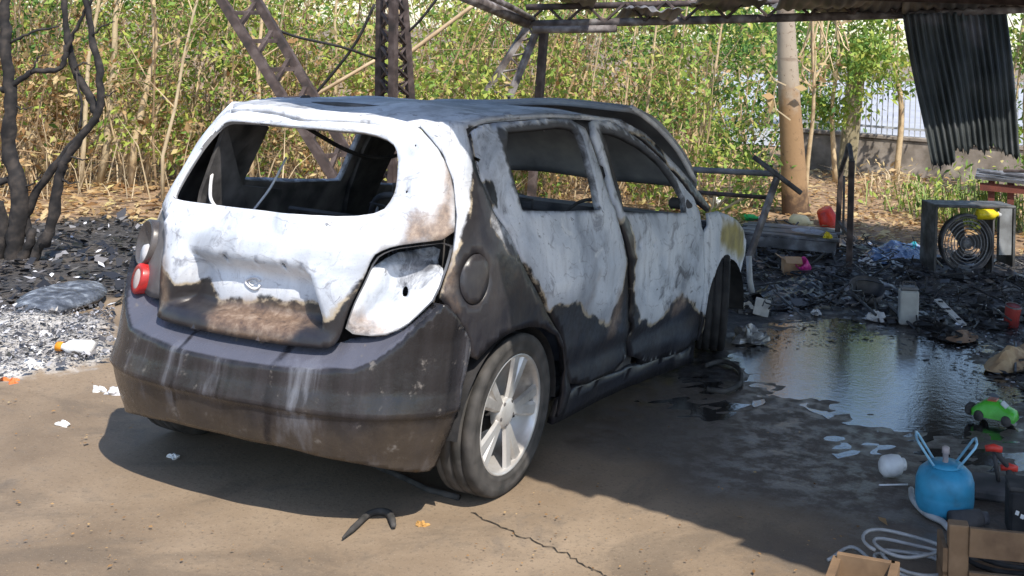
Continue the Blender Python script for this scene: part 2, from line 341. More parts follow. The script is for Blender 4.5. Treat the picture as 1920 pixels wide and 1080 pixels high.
# ------------------------------------------------------------------ the burnt car
def mir(half): return list(half)+[(-s, z) for s, z in reversed(half)]
CPITCH = .04638
def build_car():
    car = empty('burnt_hatchback', (0, 0, 0), 0, 'burnt-out dark hatchback with ash-white upper body and empty window openings', 'car')
    car.rotation_euler = (-CPITCH, 0, 0)
    mats = [BODY, SOOT]
    # --- burn fields (inside ash positive)
    A_tail = [(-.95, 1.12), (-.74, 1.02), (-.64, .94), (-.548, .866), (-.454, .831), (-.399, .797), (-.317, .796), (-.27, .751), (-.212, .712), (-.136, .737),
              (.009, .764), (.15, .767), (.22, .783), (.332, .753), (.383, .721), (.44, .756), (.476, .798), (.517, .826), (.56, .9), (.60, .98), (1.1, 1.0), (1.1, 1.7), (-1.1, 1.7)]
    A_quart = [(.6, 1.7), (1.163, 1.7), (1.102, 1.342), (1.067, 1.262), (1.05, 1.172), (1.024, 1.084), (.974, 1.037), (.943, 1.009), (.908, .912), (.86, .80), (.6, .9)]
    A_door = [(1.05, 1.6), (1.10, 1.342), (1.151, 1.25), (1.265, 1.237), (1.32, 1.132), (1.388, 1.046), (1.488, .957), (1.572, .851), (1.654, .775), (1.728, .691), (1.812, .701),
              (1.917, .658), (2.021, .647), (2.111, .597), (2.243, .569), (2.367, .576), (2.428, .618), (2.473, .701), (2.5, .799), (2.473, .955), (2.6, 1.2), (2.6, 1.7), (1.1, 1.7)]
    A_streak = [(1.21, 1.146), (1.32, 1.132), (1.382, 1.036), (1.44, .96), (1.353, .97), (1.26, 1.023), (1.193, 1.077)]
    A_front = [(2.40, 1.10), (2.56, .98), (2.60, .865), (2.62, .625), (2.70, .507), (2.868, .474), (3.045, .471), (3.146, .498), (3.274, .58), (3.411, .517), (3.613, .427), (3.76, .36), (3.80, .2),
               (5, .1), (5, 1.3), (3.5, 1.3), (2.9, 1.8), (2.3, 1.8)]
    A_rail = [(1.06, 1.45), (1.5, 1.478), (3.0, 1.44), (3.9, .9), (3.9, 1.8), (1.06, 1.8)]
    def field(*polys): return lambda V: np.max([sdf(p, np.abs(V*[1, 1]) if False else V) for p in polys], 0)
    def absf(*polys): return lambda V: np.max([sdf(p, np.stack([np.abs(V[:, 0]), V[:, 1]], 1)) for p in polys], 0)
    # --- tailgate
    tg = mir([(0, 1.497), (.40, 1.495), (.60, 1.485), (.694, 1.462), (.745, 1.427), (.837, 1.361), (.908, 1.253), (.928, 1.137), (.918, 1.052), (.695, 1.028), (.612, 1.006),
              (.568, .973), (.542, .885), (.518, .826), (.500, .762), (.487, .68), (.465, .640), (.387, .630), (0, .628)][1:])
    win = [(.25, 1.424), (.44, 1.424), (.56, 1.40), (.605, 1.35), (.62, 1.244), (.612, 1.19), (.575, 1.135), (.44, 1.108), (.2, 1.094), (-.3, 1.088), (-.60, 1.083), (-.655, 1.088), (-.668, 1.12), (-.668, 1.25), (-.66, 1.36), (-.63, 1.405), (-.55, 1.418), (-.2, 1.422)]
    rec = np.array([(-.37, .925), (.255, .925), (.315, .863), (.378, .755), (.40, .70), (-.40, .70), (-.372, .76), (-.34, .86)])
    lip = np.array([(-.48, .690), (.48, .690), (.5, .5), (-.5, .5)])
    holes = [(-.473, 1.452), (-.157, 1.464), (-.063, 1.468), (.043, 1.471), (.384, 1.467), (.684, 1.389), (.669, 1.218), (-.33, .896), (-.16, .903), (.016, .907), (.165, .904), (.253, .904)]
    def toff(V):
        d = np.minimum(np.clip(sdf(rec, V)/.022+.5, 0, 1), np.clip((.925-V[:, 1])/.075, 0, 1)); d = d*d*(3-2*d)
        w = np.clip(.03-sdf(chaikin(win, 1), V)*-1, 0, 1)*0
        sh = np.exp(-((V[:, 1]-.985)/.03)**2)*.010*(np.abs(V[:, 0]) < .6)          # crease under the glass
        fr = np.clip(1-np.abs(-sdf(win, V)-.045)/.02, 0, 1)*-.006*(V[:, 1] > 1.1)
        lp = np.clip(sdf(lip, V)/.03, 0, 1)*.016
        return -.085*d+sh+fr+lp
    def trust(V):
        band = sdf([(-.20, .722), (.33, .75), (.345, .683), (-.12, .65)], V)
        side = sdf([(.86, 1.36), (.93, 1.25), (.93, 1.03), (.80, 1.03), (.79, 1.10), (.84, 1.22)], V)
        low = sdf([(.70, 1.115), (.93, 1.12), (.93, 1.03), (.69, 1.03)], V)
        l2 = sdf([(-.72, 1.06), (-.56, .96), (-.47, .80), (-.40, .70), (-.46, .66), (-.53, .80), (-.62, .95)], V)
        return np.max([band+.015, side+.02, low+.035, l2-.01], 0)
    tail = panel('tailgate', chaikin(tg, 1), [chaikin(win, 1)]+[ellipse(h, .006 if i not in (10, 8) else .013, .006 if i not in (10, 8) else .012, 10) for i, h in enumerate(holes)],
                 mats, car, toff, field(A_tail), trust, lambda V: np.full(len(V), .12), .022, .014)
    tag(tail, 'ash-white tailgate with rusty lower edge and empty rear window')
    e = P1(-.035, .818, -.084)
    mb = MB(); mb.tube([e+np.array([.036*math.cos(t)+.0, -.004, .020*math.sin(t)+.004*math.sin(2*t)]) for t in np.linspace(.4, 6.2, 22)], .0045, 5)
    mb.tube([e+np.array([.018*math.cos(t), -.004, .009*math.sin(t)]) for t in np.linspace(0, 5, 12)], .003, 5)
    mb.build('emblem', GALV, tail, True)
    # inner window frame
    wall('window_flange', chaikin(win, 1), -.002, -.022, SOOTL, tail)
    # --- bumper
    hb = [(.30, .640), (.40, .642), (.475, .650), (.52, .672), (.637, .692), (.738, .725), (.805, .775), (.865, .828), (.935, .765), (1.01, .701), (1.052, .660), (1.048, .549), (1.03, .45), (1.012, .33), (1.002, .21),
          (.93, .19), (.695, .235), (.45, .265), (.237, .278)]
    def boff(V):
        q = np.abs(V[:, 0]); z = V[:, 1]
        zt_ = np.interp(q, [0, .3, .475, .52, .637, .738, .80, .865, .94, 1.06], [.640, .640, .650, .672, .692, .725, .77, .828, .765, .66])
        zc = np.interp(q, [0, .15, .345, .573, .64, .711, .80, .85, 1.06], [.545, .547, .556, .575, .61, .666, .762, .80, .66])
        t = np.clip((zt_-z)/np.maximum(zt_-zc, .008), 0, 1)
        o = -.050+.098*t
        o = np.where(q > .86, .048-.030*np.clip((q-.93)/.1, 0, 1), o)
        o += .016*np.clip((z-.41)/.012, 0, 1)*np.clip((.50-z)/.08, 0, 1)
        o -= .030*np.clip((.41-z)/.16, 0, 1)
        o += .020*np.clip((q-.66)/.18, 0, 1)*np.clip((z-.68)/.12, 0, 1)*np.where(V[:, 0] > 0, 1, 0)
        return o
    def ledge_skylight(V):  # mask of the upward ledge where sky light is painted
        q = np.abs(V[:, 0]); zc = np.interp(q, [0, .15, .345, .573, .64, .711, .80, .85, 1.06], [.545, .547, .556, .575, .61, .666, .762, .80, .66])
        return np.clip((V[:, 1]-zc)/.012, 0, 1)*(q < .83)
    bp = panel('rear_bumper', chaikin(mir(hb), 1), [], [BUMPER, BLACK], car, boff, None, None, ledge_skylight, .014, .02)
    tag(bp, 'dark heat-streaked rear bumper pulled loose at its corner')
    # --- body sides
    arch = [(1.052, .66), (1.10, .563), (1.17, .605), (1.28, .640), (1.42, .655), (1.567, .652), (1.70, .630), (1.82, .578), (1.90, .505), (1.95, .41), (1.985, .30), (1.995, .19)]
    arch = [(1.058, .655), (1.075, .600), (1.12, .585), (1.20, .625), (1.30, .650), (1.43, .662), (1.567, .656), (1.70, .632), (1.82, .578), (1.90, .505), (1.95, .41), (1.985, .30), (1.995, .19)]
    side = [(.704, 1.470), (.755, 1.432), (.847, 1.365), (.920, 1.254), (.944, 1.137), (.930, 1.045), (.915, .971), (.872, .832), (.940, .771), (1.014, .708)]+arch+ \
           [(2.06, .19), (2.066, .292), (1.958, .414), (1.882, .544), (1.712, .688), (1.542, .866), (1.396, 1.028), (1.238, 1.136), (1.141, 1.261), (1.066, 1.384), (1.064, 1.466), (1.46, 1.495),
            (1.95, 1.514), (2.40, 1.510), (2.735, 1.499), (3.012, 1.388), (3.32, 1.208), (3.566, 1.028), (3.70, .975), (3.74, 1.00), (3.37, 1.248), (3.06, 1.43), (2.84, 1.502), (2.5, 1.524), (2.0, 1.532), (1.5, 1.514), (1.1, 1.492), (.78, 1.482)]
    fuel = ellipse((1.060, .893), .098, .098, 26)
    def sburn(V):
        q = np.abs(V[:, 0])[:, None]; W = np.concatenate([q, V[:, 1:]], 1)
        return np.max([sdf(A_quart, W), sdf(A_streak, W)-.0, sdf(A_rail, W)], 0)
    def srust(V): return np.max([sdf([(.85, .98), (.93, 1.02), (1.0, .80), (1.06, .72), (.94, .78), (.86, .84)], V)-.02, sdf([(.93, 1.25), (.95, 1.25), (.95, 1.04), (.92, 1.04)], V)-.02], 0)
    def ssoot(V): return .55*np.clip(sdf([(1.08, 1.26), (1.20, 1.25), (1.42, 1.0), (1.60, .85), (1.75, .70), (1.60, .74), (1.38, .90), (1.13, 1.05)], V)/.03+.3, 0, 1)
    def soffs(V):
        d = -sdf(arch+[(1.99, 0), (1.0, 0)], V); return .012*np.clip(1-np.abs(d-.012)/.014, 0, 1)
    doors = {}
    for flip in (False, True):
        q = panel('quarter_panel', side, [fuel], mats, car, soffs, sburn, srust, ssoot, .03, .02, flip)
        f = panel('fuel_flap', ellipse((1.060, .893), .094, .094, 26), [], mats, q, .001, lambda V: np.full(len(V), -.2), None, None, .03, .01, flip) if not flip else None
        if flip: panel('blank_cover', ellipse((1.060, .893), .099, .099, 26), [], mats, q, 0, None, None, None, .03, .01, flip)
        # doors
        rd = [(1.077, 1.456), (1.463, 1.485), (1.954, 1.504), (2.350, 1.500), (2.368, 1.337), (2.400, 1.158), (2.435, 1.007), (2.495, .85), (2.540, .691), (2.583, .529), (2.668, .276), (2.075, .297), (1.974, .419), (1.898, .552),
              (1.728, .694), (1.558, .870), (1.410, 1.032), (1.252, 1.141), (1.156, 1.264), (1.080, 1.386)]
        rw = [(1.525, 1.453), (1.857, 1.467), (2.171, 1.475), (2.268, 1.460), (2.280, 1.40), (2.284, 1.090), (2.262, 1.080), (1.568, 1.122), (1.545, 1.138)]
        def door_off(V):
            d = np.exp(-((V[:, 1]-1.075)/.025)**2)*.006
            cr = np.exp(-((V[:, 1]-(.80+.04*(V[:, 0]-2)))/.022)**2)*.007
            lo = -.014*np.clip(1-np.abs(V[:, 1]-.40)/.08, 0, 1)
            return d+cr+lo
        d1 = panel('rear_door', chaikin(rd, 1), [chaikin(rw, 1)], mats, car, door_off, field(A_door, A_streak), lambda V: np.max([sdf([(1.98, .640), (2.09, .70), (2.15, .73), (2.20, .80), (2.19, .70), (2.12, .64)], V)+.004, sdf([(2.40, .60), (2.47, .66), (2.50, .54), (2.40, .50)], V)+.01], 0),
                   lambda V: .34*np.clip(sdf([(1.15, 1.46), (2.4, 1.52), (2.4, 1.47), (1.56, 1.45), (1.5, 1.1), (1.35, 1.1), (1.2, 1.3)], V)/.05+.6, 0, 1)+.5*np.clip(1+sdf(rw, V)/.018, 0, 1)+.42*np.clip(sdf([(2.06, .86), (2.2, .87), (2.22, .84), (2.06, .83)], V)/.02+.3, 0, 1), .028, .035, flip)
        fd = [(2.420, 1.505), (2.727, 1.490), (3.002, 1.379), (3.308, 1.199), (3.554, 1.02), (3.555, .859), (3.645, .603), (3.668, .477), (3.672, .361), (3.700, .196), (2.726, .262), (2.632, .523), (2.595, .685), (2.548, .846), (2.485, 1.005), (2.452, 1.2)]
        fw = [(2.482, 1.456), (2.708, 1.437), (2.988, 1.356), (3.225, 1.222), (3.358, 1.085), (3.350, 1.000), (3.315, .994), (2.530, 1.050), (2.508, 1.07)]
        fh = [ellipse((2.679, .89), .020, .024, 14), ellipse((2.851, .868), .010, .010, 10)]
        d2 = panel('front_door', chaikin(fd, 1), [chaikin(fw, 1)]+fh, mats, car, door_off, field(A_front), lambda V: sdf([(3.05, .50), (3.25, .56), (3.4, .50), (3.2, .43)], V)-.01,
                   lambda V: .30*np.clip(sdf([(2.85, .78), (3.5, .86), (3.62, .52), (3.0, .47)], V)/.06+.4, 0, 1)+.5*np.clip(1+sdf(fw, V)/.018, 0, 1)+.35*np.clip(sdf([(2.44, 1.5), (2.9, 1.48), (3.5, 1.1), (3.3, 1.15), (2.9, 1.36), (2.6, 1.44)], V)/.04+.4, 0, 1), .028, .035, flip)
        panel('door_pillar', [(2.30, 1.515), (2.60, 1.515), (2.60, 1.0), (2.80, .22), (2.50, .22), (2.36, 1.0)], [], [SOOT, BLACK], car, -.03, None, None, None, .05, .03, flip)
        # fender
        fa = [(3.74, .23), (3.80, .38), (3.90, .50), (4.03, .60), (4.20, .635), (4.36, .60), (4.46, .52), (4.52, .44)]
        fe = [(3.72, .968), (3.66, .90), (3.565, .855), (3.655, .603), (3.68, .477), (3.685, .361), (3.70, .23)]+fa+[(4.62, .45), (4.72, .60), (4.725, .70), (4.60, .78), (4.473, .832), (4.28, .885), (4.082, .928), (3.9, .965)]
        fr_ = panel('front_fender', fe, [], [FENDM, SOOT], car, lambda V: .012*np.clip(1-np.abs(-sdf(fa+[(4.52, 0), (3.7, 0)], V)-.012)/.014, 0, 1)-.02*np.clip((V[:, 1]-.90)/.08, 0, 1), field(A_front),
                    lambda V: .05+sdf([(3.95, .87), (4.30, .86), (4.60, .753), (4.68, .62), (4.45, .62), (4.2, .70), (3.9, .80)], V)-.02, None, .03, .015, flip)
        panel('sill', [(2.0, .29), (2.72, .255), (3.72, .19), (3.76, .10), (2.79, .15), (1.99, .155)], [], mats, car, -.012, None, None, None, .05, .03, flip)
        sg = -1 if flip else 1
        mb = MB(); mb.tube([(sg*.70, 1.93, 1.03), (sg*.80, 1.90, 1.035), (sg*.84, 1.88, 1.03)], [.035, .03, .012], 8); mb.build('mirror_base', SOOT, car, True)
        # wheel house
        for yc in (.03, 2.56):
            v = []; n = 18
            for xx in (.84, .50):
                for k in range(n+1):
                    t = math.pi*k/n; v.append((sg*xx, yc+.385*math.cos(t), .30+.36*math.sin(t)))
            fcs = [(k, k+1, n+2+k, n+1+k) for k in range(n)]+[tuple(range(n+1, 2*n+2))]
            mesh('wheel_house', v, fcs, BLACK, car, True)
    # --- roof
    n, m = 46, 26; v = []; yy = np.linspace(-.395, 1.375, n)
    st = yy+S0; zt = np.interp(st, [1.09, 1.5, 2.0, 2.5, 2.88], [1.470, 1.506, 1.526, 1.518, 1.492])
    zt[0] = 1.462; zt[1] = 1.470
    for i in range(n):
        # width of the roof at this station follows the side rail
        xe = smth(np.array([zt[i]]), ZW, XW)[0]
        ss = max(st[i], 0)
        if yy[i] < 0:
            yr_ = smth(np.array([zt[i]]), ZY, YR)[0]; vv = np.clip((0-yy[i])/(0-yr_), 0, 1); xe *= (1-vv**3.8)**(1/3.8) if vv < 1 else .6
            xe = max(xe, .47)
        for j in range(m):
            u = -1+2*j/(m-1); e = abs(u)
            z = zt[i]+.030*(1-e**2.6)*min(1, .35+(yy[i]+.4)*1.6)
            z += .006*math.sin(yy[i]*7+u*3)*(1-e**4)+.008*math.sin(u*6+yy[i]*3.1)*(1-e**2)-.02*math.exp(-((yy[i]-.55)/.4)**2-((u-.1)/.5)**2)
            v.append((u*xe, yy[i]+(-.035*(1-u*u)+.015)*max(0, 1-i/6), z))
    f = [(i*m+j, i*m+j+1, (i+1)*m+j+1, (i+1)*m+j) for i in range(n-1) for j in range(m-1)]
    rf = mesh('roof_panel', v, f, [ROOFM, SOOT], car, True)
    for an, val in (('burn', .2), ('rust', -.3), ('soot', 0.)):
        at = rf.data.attributes.new(an, 'FLOAT', 'POINT'); at.data.foreach_set('value', np.full(len(v), val, np.float32))
    md = rf.modifiers.new('t', 'SOLIDIFY'); md.thickness = .02; md.offset = -1; md.material_offset = 1
    mb = MB()
    for k in range(4):
        y0 = -.1+.36*k; mb.tube([(x, y0, 1.51-.06*abs(x/.55)**2.5) for x in np.linspace(-.54, .54, 9)], .016, 5)
    mb.build('roof_bow', SOOT, car)
    # --- bonnet thrown back onto the windscreen opening
    n, m = 26, 26; v = []; Av = np.array([1.24, 1.515]); Bv = np.array([2.20, 1.13]); L = np.linalg.norm(Bv-Av); dv = (Bv-Av)/L; nv = np.array([-dv[1], dv[0]])
    for i in range(n):
        t = i/(n-1); hw = .68+.06*t
        for j in range(m):
            u = -1+2*j/(m-1); bul = .150*math.sin(math.pi*min(1, t*1.02))**.8+.02*(1-u*u)-.05*max(0, t-.85)/.15
            bul *= 1-.55*(max(0, abs(u)-.80)/.20)**2
            bul += .008*math.sin(u*5+t*4)
            p = Av+dv*(t*L)+nv*(bul+.045*u*(1-t)); v.append((u*hw, p[0], p[1]))
    f = [(i*m+j, (i+1)*m+j, (i+1)*m+j+1, i*m+j+1) for i in range(n-1) for j in range(m-1)]
    bn = mesh('bonnet', v, f, [simple('sooted_bonnet', (.15, .16, .18), (.25, .26, .285), 3, .6, 0, .25, c3=(.36, .37, .39)), simple('sooted_bonnet_underside', (.26, .265, .285), (.38, .38, .40), 3, .7, 0, .25)], car, True)
    md = bn.modifiers.new('t', 'SOLIDIFY'); md.thickness = .025; md.offset = -1; md.material_offset = 1
    tag(bn, 'sooty bonnet thrown back over the windscreen opening')
    mb = MB(); mb.tube(spline([(.68, 1.30, 1.575), (.70, 1.60, 1.475), (.72, 1.90, 1.335), (.735, 2.18, 1.145)], 5), .016, 6); mb.build('bonnet_edge', GALV, bn, True)
    # --- front of the car: crossmember, cowl, radiator support
    mb = MB(); mb.box((0, 3.0, .78), (1.25, .07, .09)); mb.box((0, 3.06, .40), (1.2, .08, .10)); mb.box((.5, 2.95, .6), (.06, .06, .4)); mb.box((-.5, 2.95, .6), (.06, .06, .4)); mb.build('front_crossmember', SOOT, car)
    mb = MB(); mb.box((0, 2.15, .88), (1.36, .22, .12), (0, 0, 0), .02); mb.build('cowl', SOOT, car)
    mb = MB(); mb.box((0, 2.6, .55), (.75, .6, .42), (0, 0, .1), .06); mb.tube([(.1, 2.5, .78), (.2, 2.6, .84), (.3, 2.7, .76)], .03, 6); mb.build('engine_block', BLACK, car)
    # --- floor, interior
    mb = MB(); mb.box((0, 1.15, .27), (1.50, 2.7, .05)); mb.box((0, -.32, .40), (1.10, .52, .04)); mb.box((0, .32, .45), (1.1, .06, .36)); mb.box((0, 1.1, .36), (.22, 1.8, .16), (0, 0, 0), .03); mb.build('floor_pan', BLACK, car)
    mb = MB(); mb.tube([(-.66, 1.86, .84), (0, 1.9, .86), (.66, 1.86, .84)], .045, 8); mb.box((0, 1.93, .80), (1.2, .18, .10), (0, 0, 0), .03); mb.build('dashboard_beam', SOOT, car)
    mb = MB()
    for k in range(20):
        t0, t1 = 2*math.pi*k/20, 2*math.pi*(k+1)/20
        c = np.array([.36, 1.52, .88]); e1 = np.array([1, 0, 0]); e2 = np.array([0, .42, .9])
        mb.tube([c+.175*(e1*math.cos(t)+e2*math.sin(t)) for t in (t0, t1)], .010, 5, False)
    mb.bar((.19, 1.52, .88), (.53, 1.52, .88), .03, .02); mb.tube([(.36, 1.55, .92), (.36, 1.85, .84)], .025, 6); mb.build('steering_wheel', SOOT, car, True)
    for sx in (.36, -.36):
        st_ = empty('seat_frame'); st_.parent = car
        mb = MB(); mb.tube(spline([(sx-.21, 1.02, .50), (sx-.22, .86, .80), (sx-.17, .80, 1.0), (sx, .79, 1.03), (sx+.17, .80, 1.0), (sx+.22, .86, .80), (sx+.21, 1.02, .50)], 6), .018, 6)
        for k in range(6): zz = .58+.08*k; mb.tube([(sx-.2, .98-.2*(zz-.5)/.5, zz), (sx, 1.0-.2*(zz-.5)/.5, zz-.02), (sx+.2, .98-.2*(zz-.5)/.5, zz)], .006, 4)
        mb.tube([(sx-.06, .79, 1.02), (sx-.06, .78, 1.09), (sx+.06, .78, 1.09), (sx+.06, .79, 1.02)], .008, 5)
        mb.build('backrest_frame', SOOT, st_, True)
        mb = MB(); mb.tube([(sx-.22, 1.0, .50), (sx-.22, 1.46, .53), (sx+.22, 1.46, .53), (sx+.22, 1.0, .50), (sx-.22, 1.0, .50)], .02, 6)
        for k in range(7): mb.tube([(sx-.21, 1.05+.06*k, .51), (sx, 1.05+.06*k, .47), (sx+.21, 1.05+.06*k, .51)], .006, 4)
        mb.box((sx, 1.22, .38), (.40, .45, .16)); mb.build('seat_base', SOOT, st_)
    mb = MB()
    for x0, x1 in ((-.62, -.02), (.06, .62)):
        mb.tube([(x0, .42, .52), (x0, .26, .98), (x1, .26, .98), (x1, .42, .52), (x0, .42, .52)], .016, 5)
        for k in range(7): x = x0+(x1-x0)*(k+.5)/7; mb.tube([(x, .41, .54), (x, .27, .97)], .006, 4)
    mb.build('rear_seat_frame', SOOT, car)
    # inner quarter trims and far-side cables
    for sg in (-1, 1):
        v = []; 
        for y_, z_, x_ in ((-.38, .62, .60), (.30, .62, .76), (.30, 1.06, .74), (-.02, 1.10, .70), (-.05, 1.38, .56), (-.36, 1.40, .52), (-.36, 1.1, .60)): v.append((sg*x_, y_, z_))
        o = mesh('inner_side_panel', v, [tuple(range(7)) if sg > 0 else tuple(range(6, -1, -1))], SOOT, car)
        md = o.modifiers.new('t', 'SOLIDIFY'); md.thickness = .015
    mb = MB(); mb.tube(spline([(-.50, .10, 1.40), (-.42, .35, 1.28), (-.40, .60, 1.23), (-.40, .85, 1.27), (-.44, 1.10, 1.42)], 7), .010, 6); mb.build('hanging_cable', BLACK, car, True)
    mb = MB(); mb.tube(spline([(-.60, -.30, 1.2), (-.52, -.38, 1.12), (-.46, -.42, 1.07), (-.40, -.40, 1.02)], 6), .008, 5); mb.tube(spline([(-.42, -.05, 1.25), (-.40, -.15, 1.12), (-.45, -.2, 1.0)], 6), .006, 5)
    mb.build('strut_and_cable', GALV, car, True)
    mb = MB(); mb.tube([(.47, -.36, 1.37), (.49, -.28, 1.08), (.50, -.24, .98)], .013, 6); mb.build('tailgate_strut', SOOTL, car, True)
    # --- right lamp cavity and left lamp cluster
    cav = [(.925, 1.04), (.696, 1.018), (.622, .998), (.578, .968), (.552, .882), (.528, .823), (.510, .759), (.498, .695), (.636, .690), (.730, .725), (.800, .785), (.86, .836), (.908, .971)]
    def cavoff(V): d = np.clip(sdf(cav, V)/.08, 0, 1); return -.025-.095*np.maximum(d, np.clip((V[:, 1]-.93)/.03, 0, 1))+.008*np.sin(V[:, 0]*25)*d
    cv = panel('lamp_recess', chaikin(cav, 1), [ellipse((.720, .850), .016, .022, 14)], [BODY, SOOT], car, cavoff, lambda V: np.full(len(V), .25), lambda V: np.max([sdf([(.49, .78), (.60, .76), (.68, .72), (.64, .68), (.49, .68)], V)], 0), lambda V: .24+.2*np.clip((V[:, 1]-.9)/.1, 0, 1), .025, .01)  # last field: even grey, darkened towards the top as painted overhang shade
    wall('lamp_recess_edge', chaikin(cav, 1), -.003, -.03, SOOTL, cv)
    cavL = [(-s, z) for s, z in cav][::-1]
    hl = panel('lamp_housing', chaikin(cavL, 1), [], [simple('melted_housing', (.09, .085, .09), (.17, .16, .16), 9, .5), BLACK], car, lambda V: -.012*np.ones(len(V)), None, None, None, .03, .04)
    LENSR = simple('red_lens', (.52, .03, .028), (.30, .02, .02), 14, .35, 0, .1, c3=(.12, .05, .045), hi=.75)
    for (s_, z_, up) in ((-.76, .885, True), (-.70, .748, False)):
        c = P1(s_, z_, .012); e = 1e-3; nn = np.cross(P1(s_+e, z_)-P1(s_-e, z_), P1(s_, z_+e)-P1(s_, z_-e)); nn /= np.linalg.norm(nn)
        nn = np.array([-.44, -.88, .08]); nn /= np.linalg.norm(nn)
        M = Matrix.Translation(Vector(c)) @ Vector(nn).to_track_quat('Z', 'Y').to_matrix().to_4x4()
        if up:
            lp = MB().lathe([(.092, -.05), (.096, .004), (.089, .012), (.083, .007), (.06, -.010), (.0, -.014)], 28, M, False).build('round_lamp', simple('smoked_lens', (.045, .040, .040), (.10, .09, .09), 8, .3), hl, True)
            mb = MB(); mb.lathe([(.04, -.012), (.035, .002), (0, .004)], 16, M @ Matrix.Translation((.0, -.045, 0)), False); mb.build('bulb_cap', GALV, lp, True)
        else:
            lp = MB().lathe([(.058, -.05), (.062, .004), (.056, .011), (.040, .008)], 28, M, False).build('round_lamp', LENSR, hl, True)
            mb = MB(); mb.lathe([(.041, .007), (.026, .011), (0, .013)], 24, M, False); mb.build('clear_lens', simple('pale_lens', (.62, .56, .54), (.50, .42, .40), 14, .3), lp, True)
    # --- wheels
    def wheel(x, y, z, sg, r=.316, burnt=False, steer=0.):
        w = empty('wheel'); w.parent = car; w.location = (x, y, z); w.rotation_euler = (0, 0, steer)
        M = Matrix.Rotation(math.radians(90)*sg, 4, 'Y')
        wd = .090
        ty = MB().lathe([(.222*r/.316, -wd*.9), (r*.83, -wd*1.0), (r*.96, -wd*.99), (r*.994, -wd*.88), (r, -wd*.62), (r*.965, -wd*.60), (r*.965, -wd*.54), (r, -wd*.52), (r, -wd*.1), (r*.965, -wd*.08), (r*.965, wd*.02), (r, wd*.04), (r, wd*.46), (r*.965, wd*.48), (r*.965, wd*.54), (r, wd*.56), (r*.994, wd*.88), (r*.965, wd*.985), (r*.92, wd*1.0), (r*.90, wd*1.012), (r*.89, wd*.995), (r*.80, wd*.99), (r*.79, wd*1.0), (r*.77, wd*.96), (r*.725, wd*.86)], 48, M, False)
        t = ty.build('tyre', BLACK if burnt else RUBBER, w, True)
        mt = SOOTL if burnt else ALLOY
        rm = MB().lathe([(r*.745, wd*.88), (r*.73, wd*.93), (r*.705, wd*.83), (r*.69, wd*.45), (r*.62, -wd*.6), (r*.3, -wd*.7), (0, -wd*.7)], 48, M, False).build('rim', mt, w, True)
        rr = r*.71
        for k in range(5):
            a0 = 2*math.pi*k/5+.35
            for da in (-.17, .17):
                mb = MB(); prof = []
                for t_, rad in ((0, .040), (.35, .085), (.7, .15), (1.0, rr)):
                    a_ = a0+da*(.55+.45*t_); hwid = .018+.012*t_; zt_ = wd*(.62+.16*t_)
                    c_, s_ = math.cos(a_), math.sin(a_)
                    prof.append([(c_*rad-s_*hwid, s_*rad+c_*hwid, zt_-.012), (c_*rad-s_*hwid*.6, s_*rad+c_*hwid*.6, zt_), (c_*rad+s_*hwid*.6, s_*rad-c_*hwid*.6, zt_), (c_*rad+s_*hwid, s_*rad-c_*hwid, zt_-.012), (c_*rad, s_*rad, zt_-.03)])
                vv = sum(prof, []); ff = []
                for i in range(3):
                    for j in range(5): ff.append((i*5+j, i*5+(j+1) % 5, i*5+5+(j+1) % 5, i*5+5+j))
                ff.append((0, 1, 2, 3, 4)); mb.add([M @ Vector(q) for q in vv], ff); mb.build('spoke', mt, rm)
        MB().lathe([(.062, wd*.2), (.062, wd*.62), (.048, wd*.70), (.03, wd*.74), (0, wd*.74)], 20, M, False).build('hub_cap', mt, rm, True)
        for k in range(5):
            a_ = 2*math.pi*k/5; MB().lathe([(.009, wd*.55), (.009, wd*.70), (0, wd*.72)], 6, M @ Matrix.Translation((.047*math.cos(a_), .047*math.sin(a_), 0)), False).build('lug_nut', SOOT, rm)
        return w
    wheel(.762, .035, .316, 1); wheel(-.762, .0, .316, -1)
    wheel(.775, 2.53, .285+CPITCH*2.53, 1, .285, True, .38); wheel(-.775, 2.53, .285+CPITCH*2.53, -1, .285, True, .38)
    return car
CAR = build_car()
# ------------------------------------------------------------------ ground
def GD(px, d):                                      # ground spot in the picture column px at distance d
    r0 = ray(px, 0); r1 = ray(px, 1000); k = (-CAM[2]/d-r0[2])/(r1[2]-r0[2]); return CAM+(r0+(r1-r0)*k)*d
def gpoly(pts): return np.array([G(*p)[:2] for p in pts])
SOOT_R = gpoly([(1290, 700), (1310, 560), (1330, 440), (1420, 415), (1560, 450), (1740, 462), (1990, 480), (2100, 700), (2000, 760), (1850, 660), (1700, 620), (1500, 610), (1400, 640), (1370, 720)])
SOOT_L = gpoly([(-200, 430), (60, 415), (235, 408), (330, 420), (300, 600), (205, 570), (60, 590), (-200, 620)])
LITTER = np.array([(-14, -2), (-6.2, 1.6), (-4.6, 4.3), (-2.2, 5.8), (.2, 6.6), (3, 7.0), (9, 8), (30, 30), (-40, 40), (-40, -2)])
WET = gpoly([(1010, 800), (1100, 720), (1300, 640), (1500, 560), (2050, 560), (2150, 1300), (1500, 980), (1250, 900)])
ASH = gpoly([(-120, 600), (60, 585), (210, 590), (212, 690), (150, 702), (70, 712), (-120, 745)])
def vnoise(x, y, f, seed=0):
    a = np.sin(x*f*1.7+y*f*.9+seed)+np.sin(x*f*-.8+y*f*1.9+seed*2.1)+np.sin((x+y)*f*1.1+np.sin(x*f*.7)*2+seed*.7)+np.sin(x*f*3.1-y*f*2.3+seed*1.3)*.5
    return a/3.5
nearx = np.concatenate([-np.geomspace(400, 12.2, 14), np.arange(-12, -2.5, .13), np.arange(-2.5, 4.0, .05), np.arange(4.0, 16.01, .16), np.geomspace(17, 400, 14)])
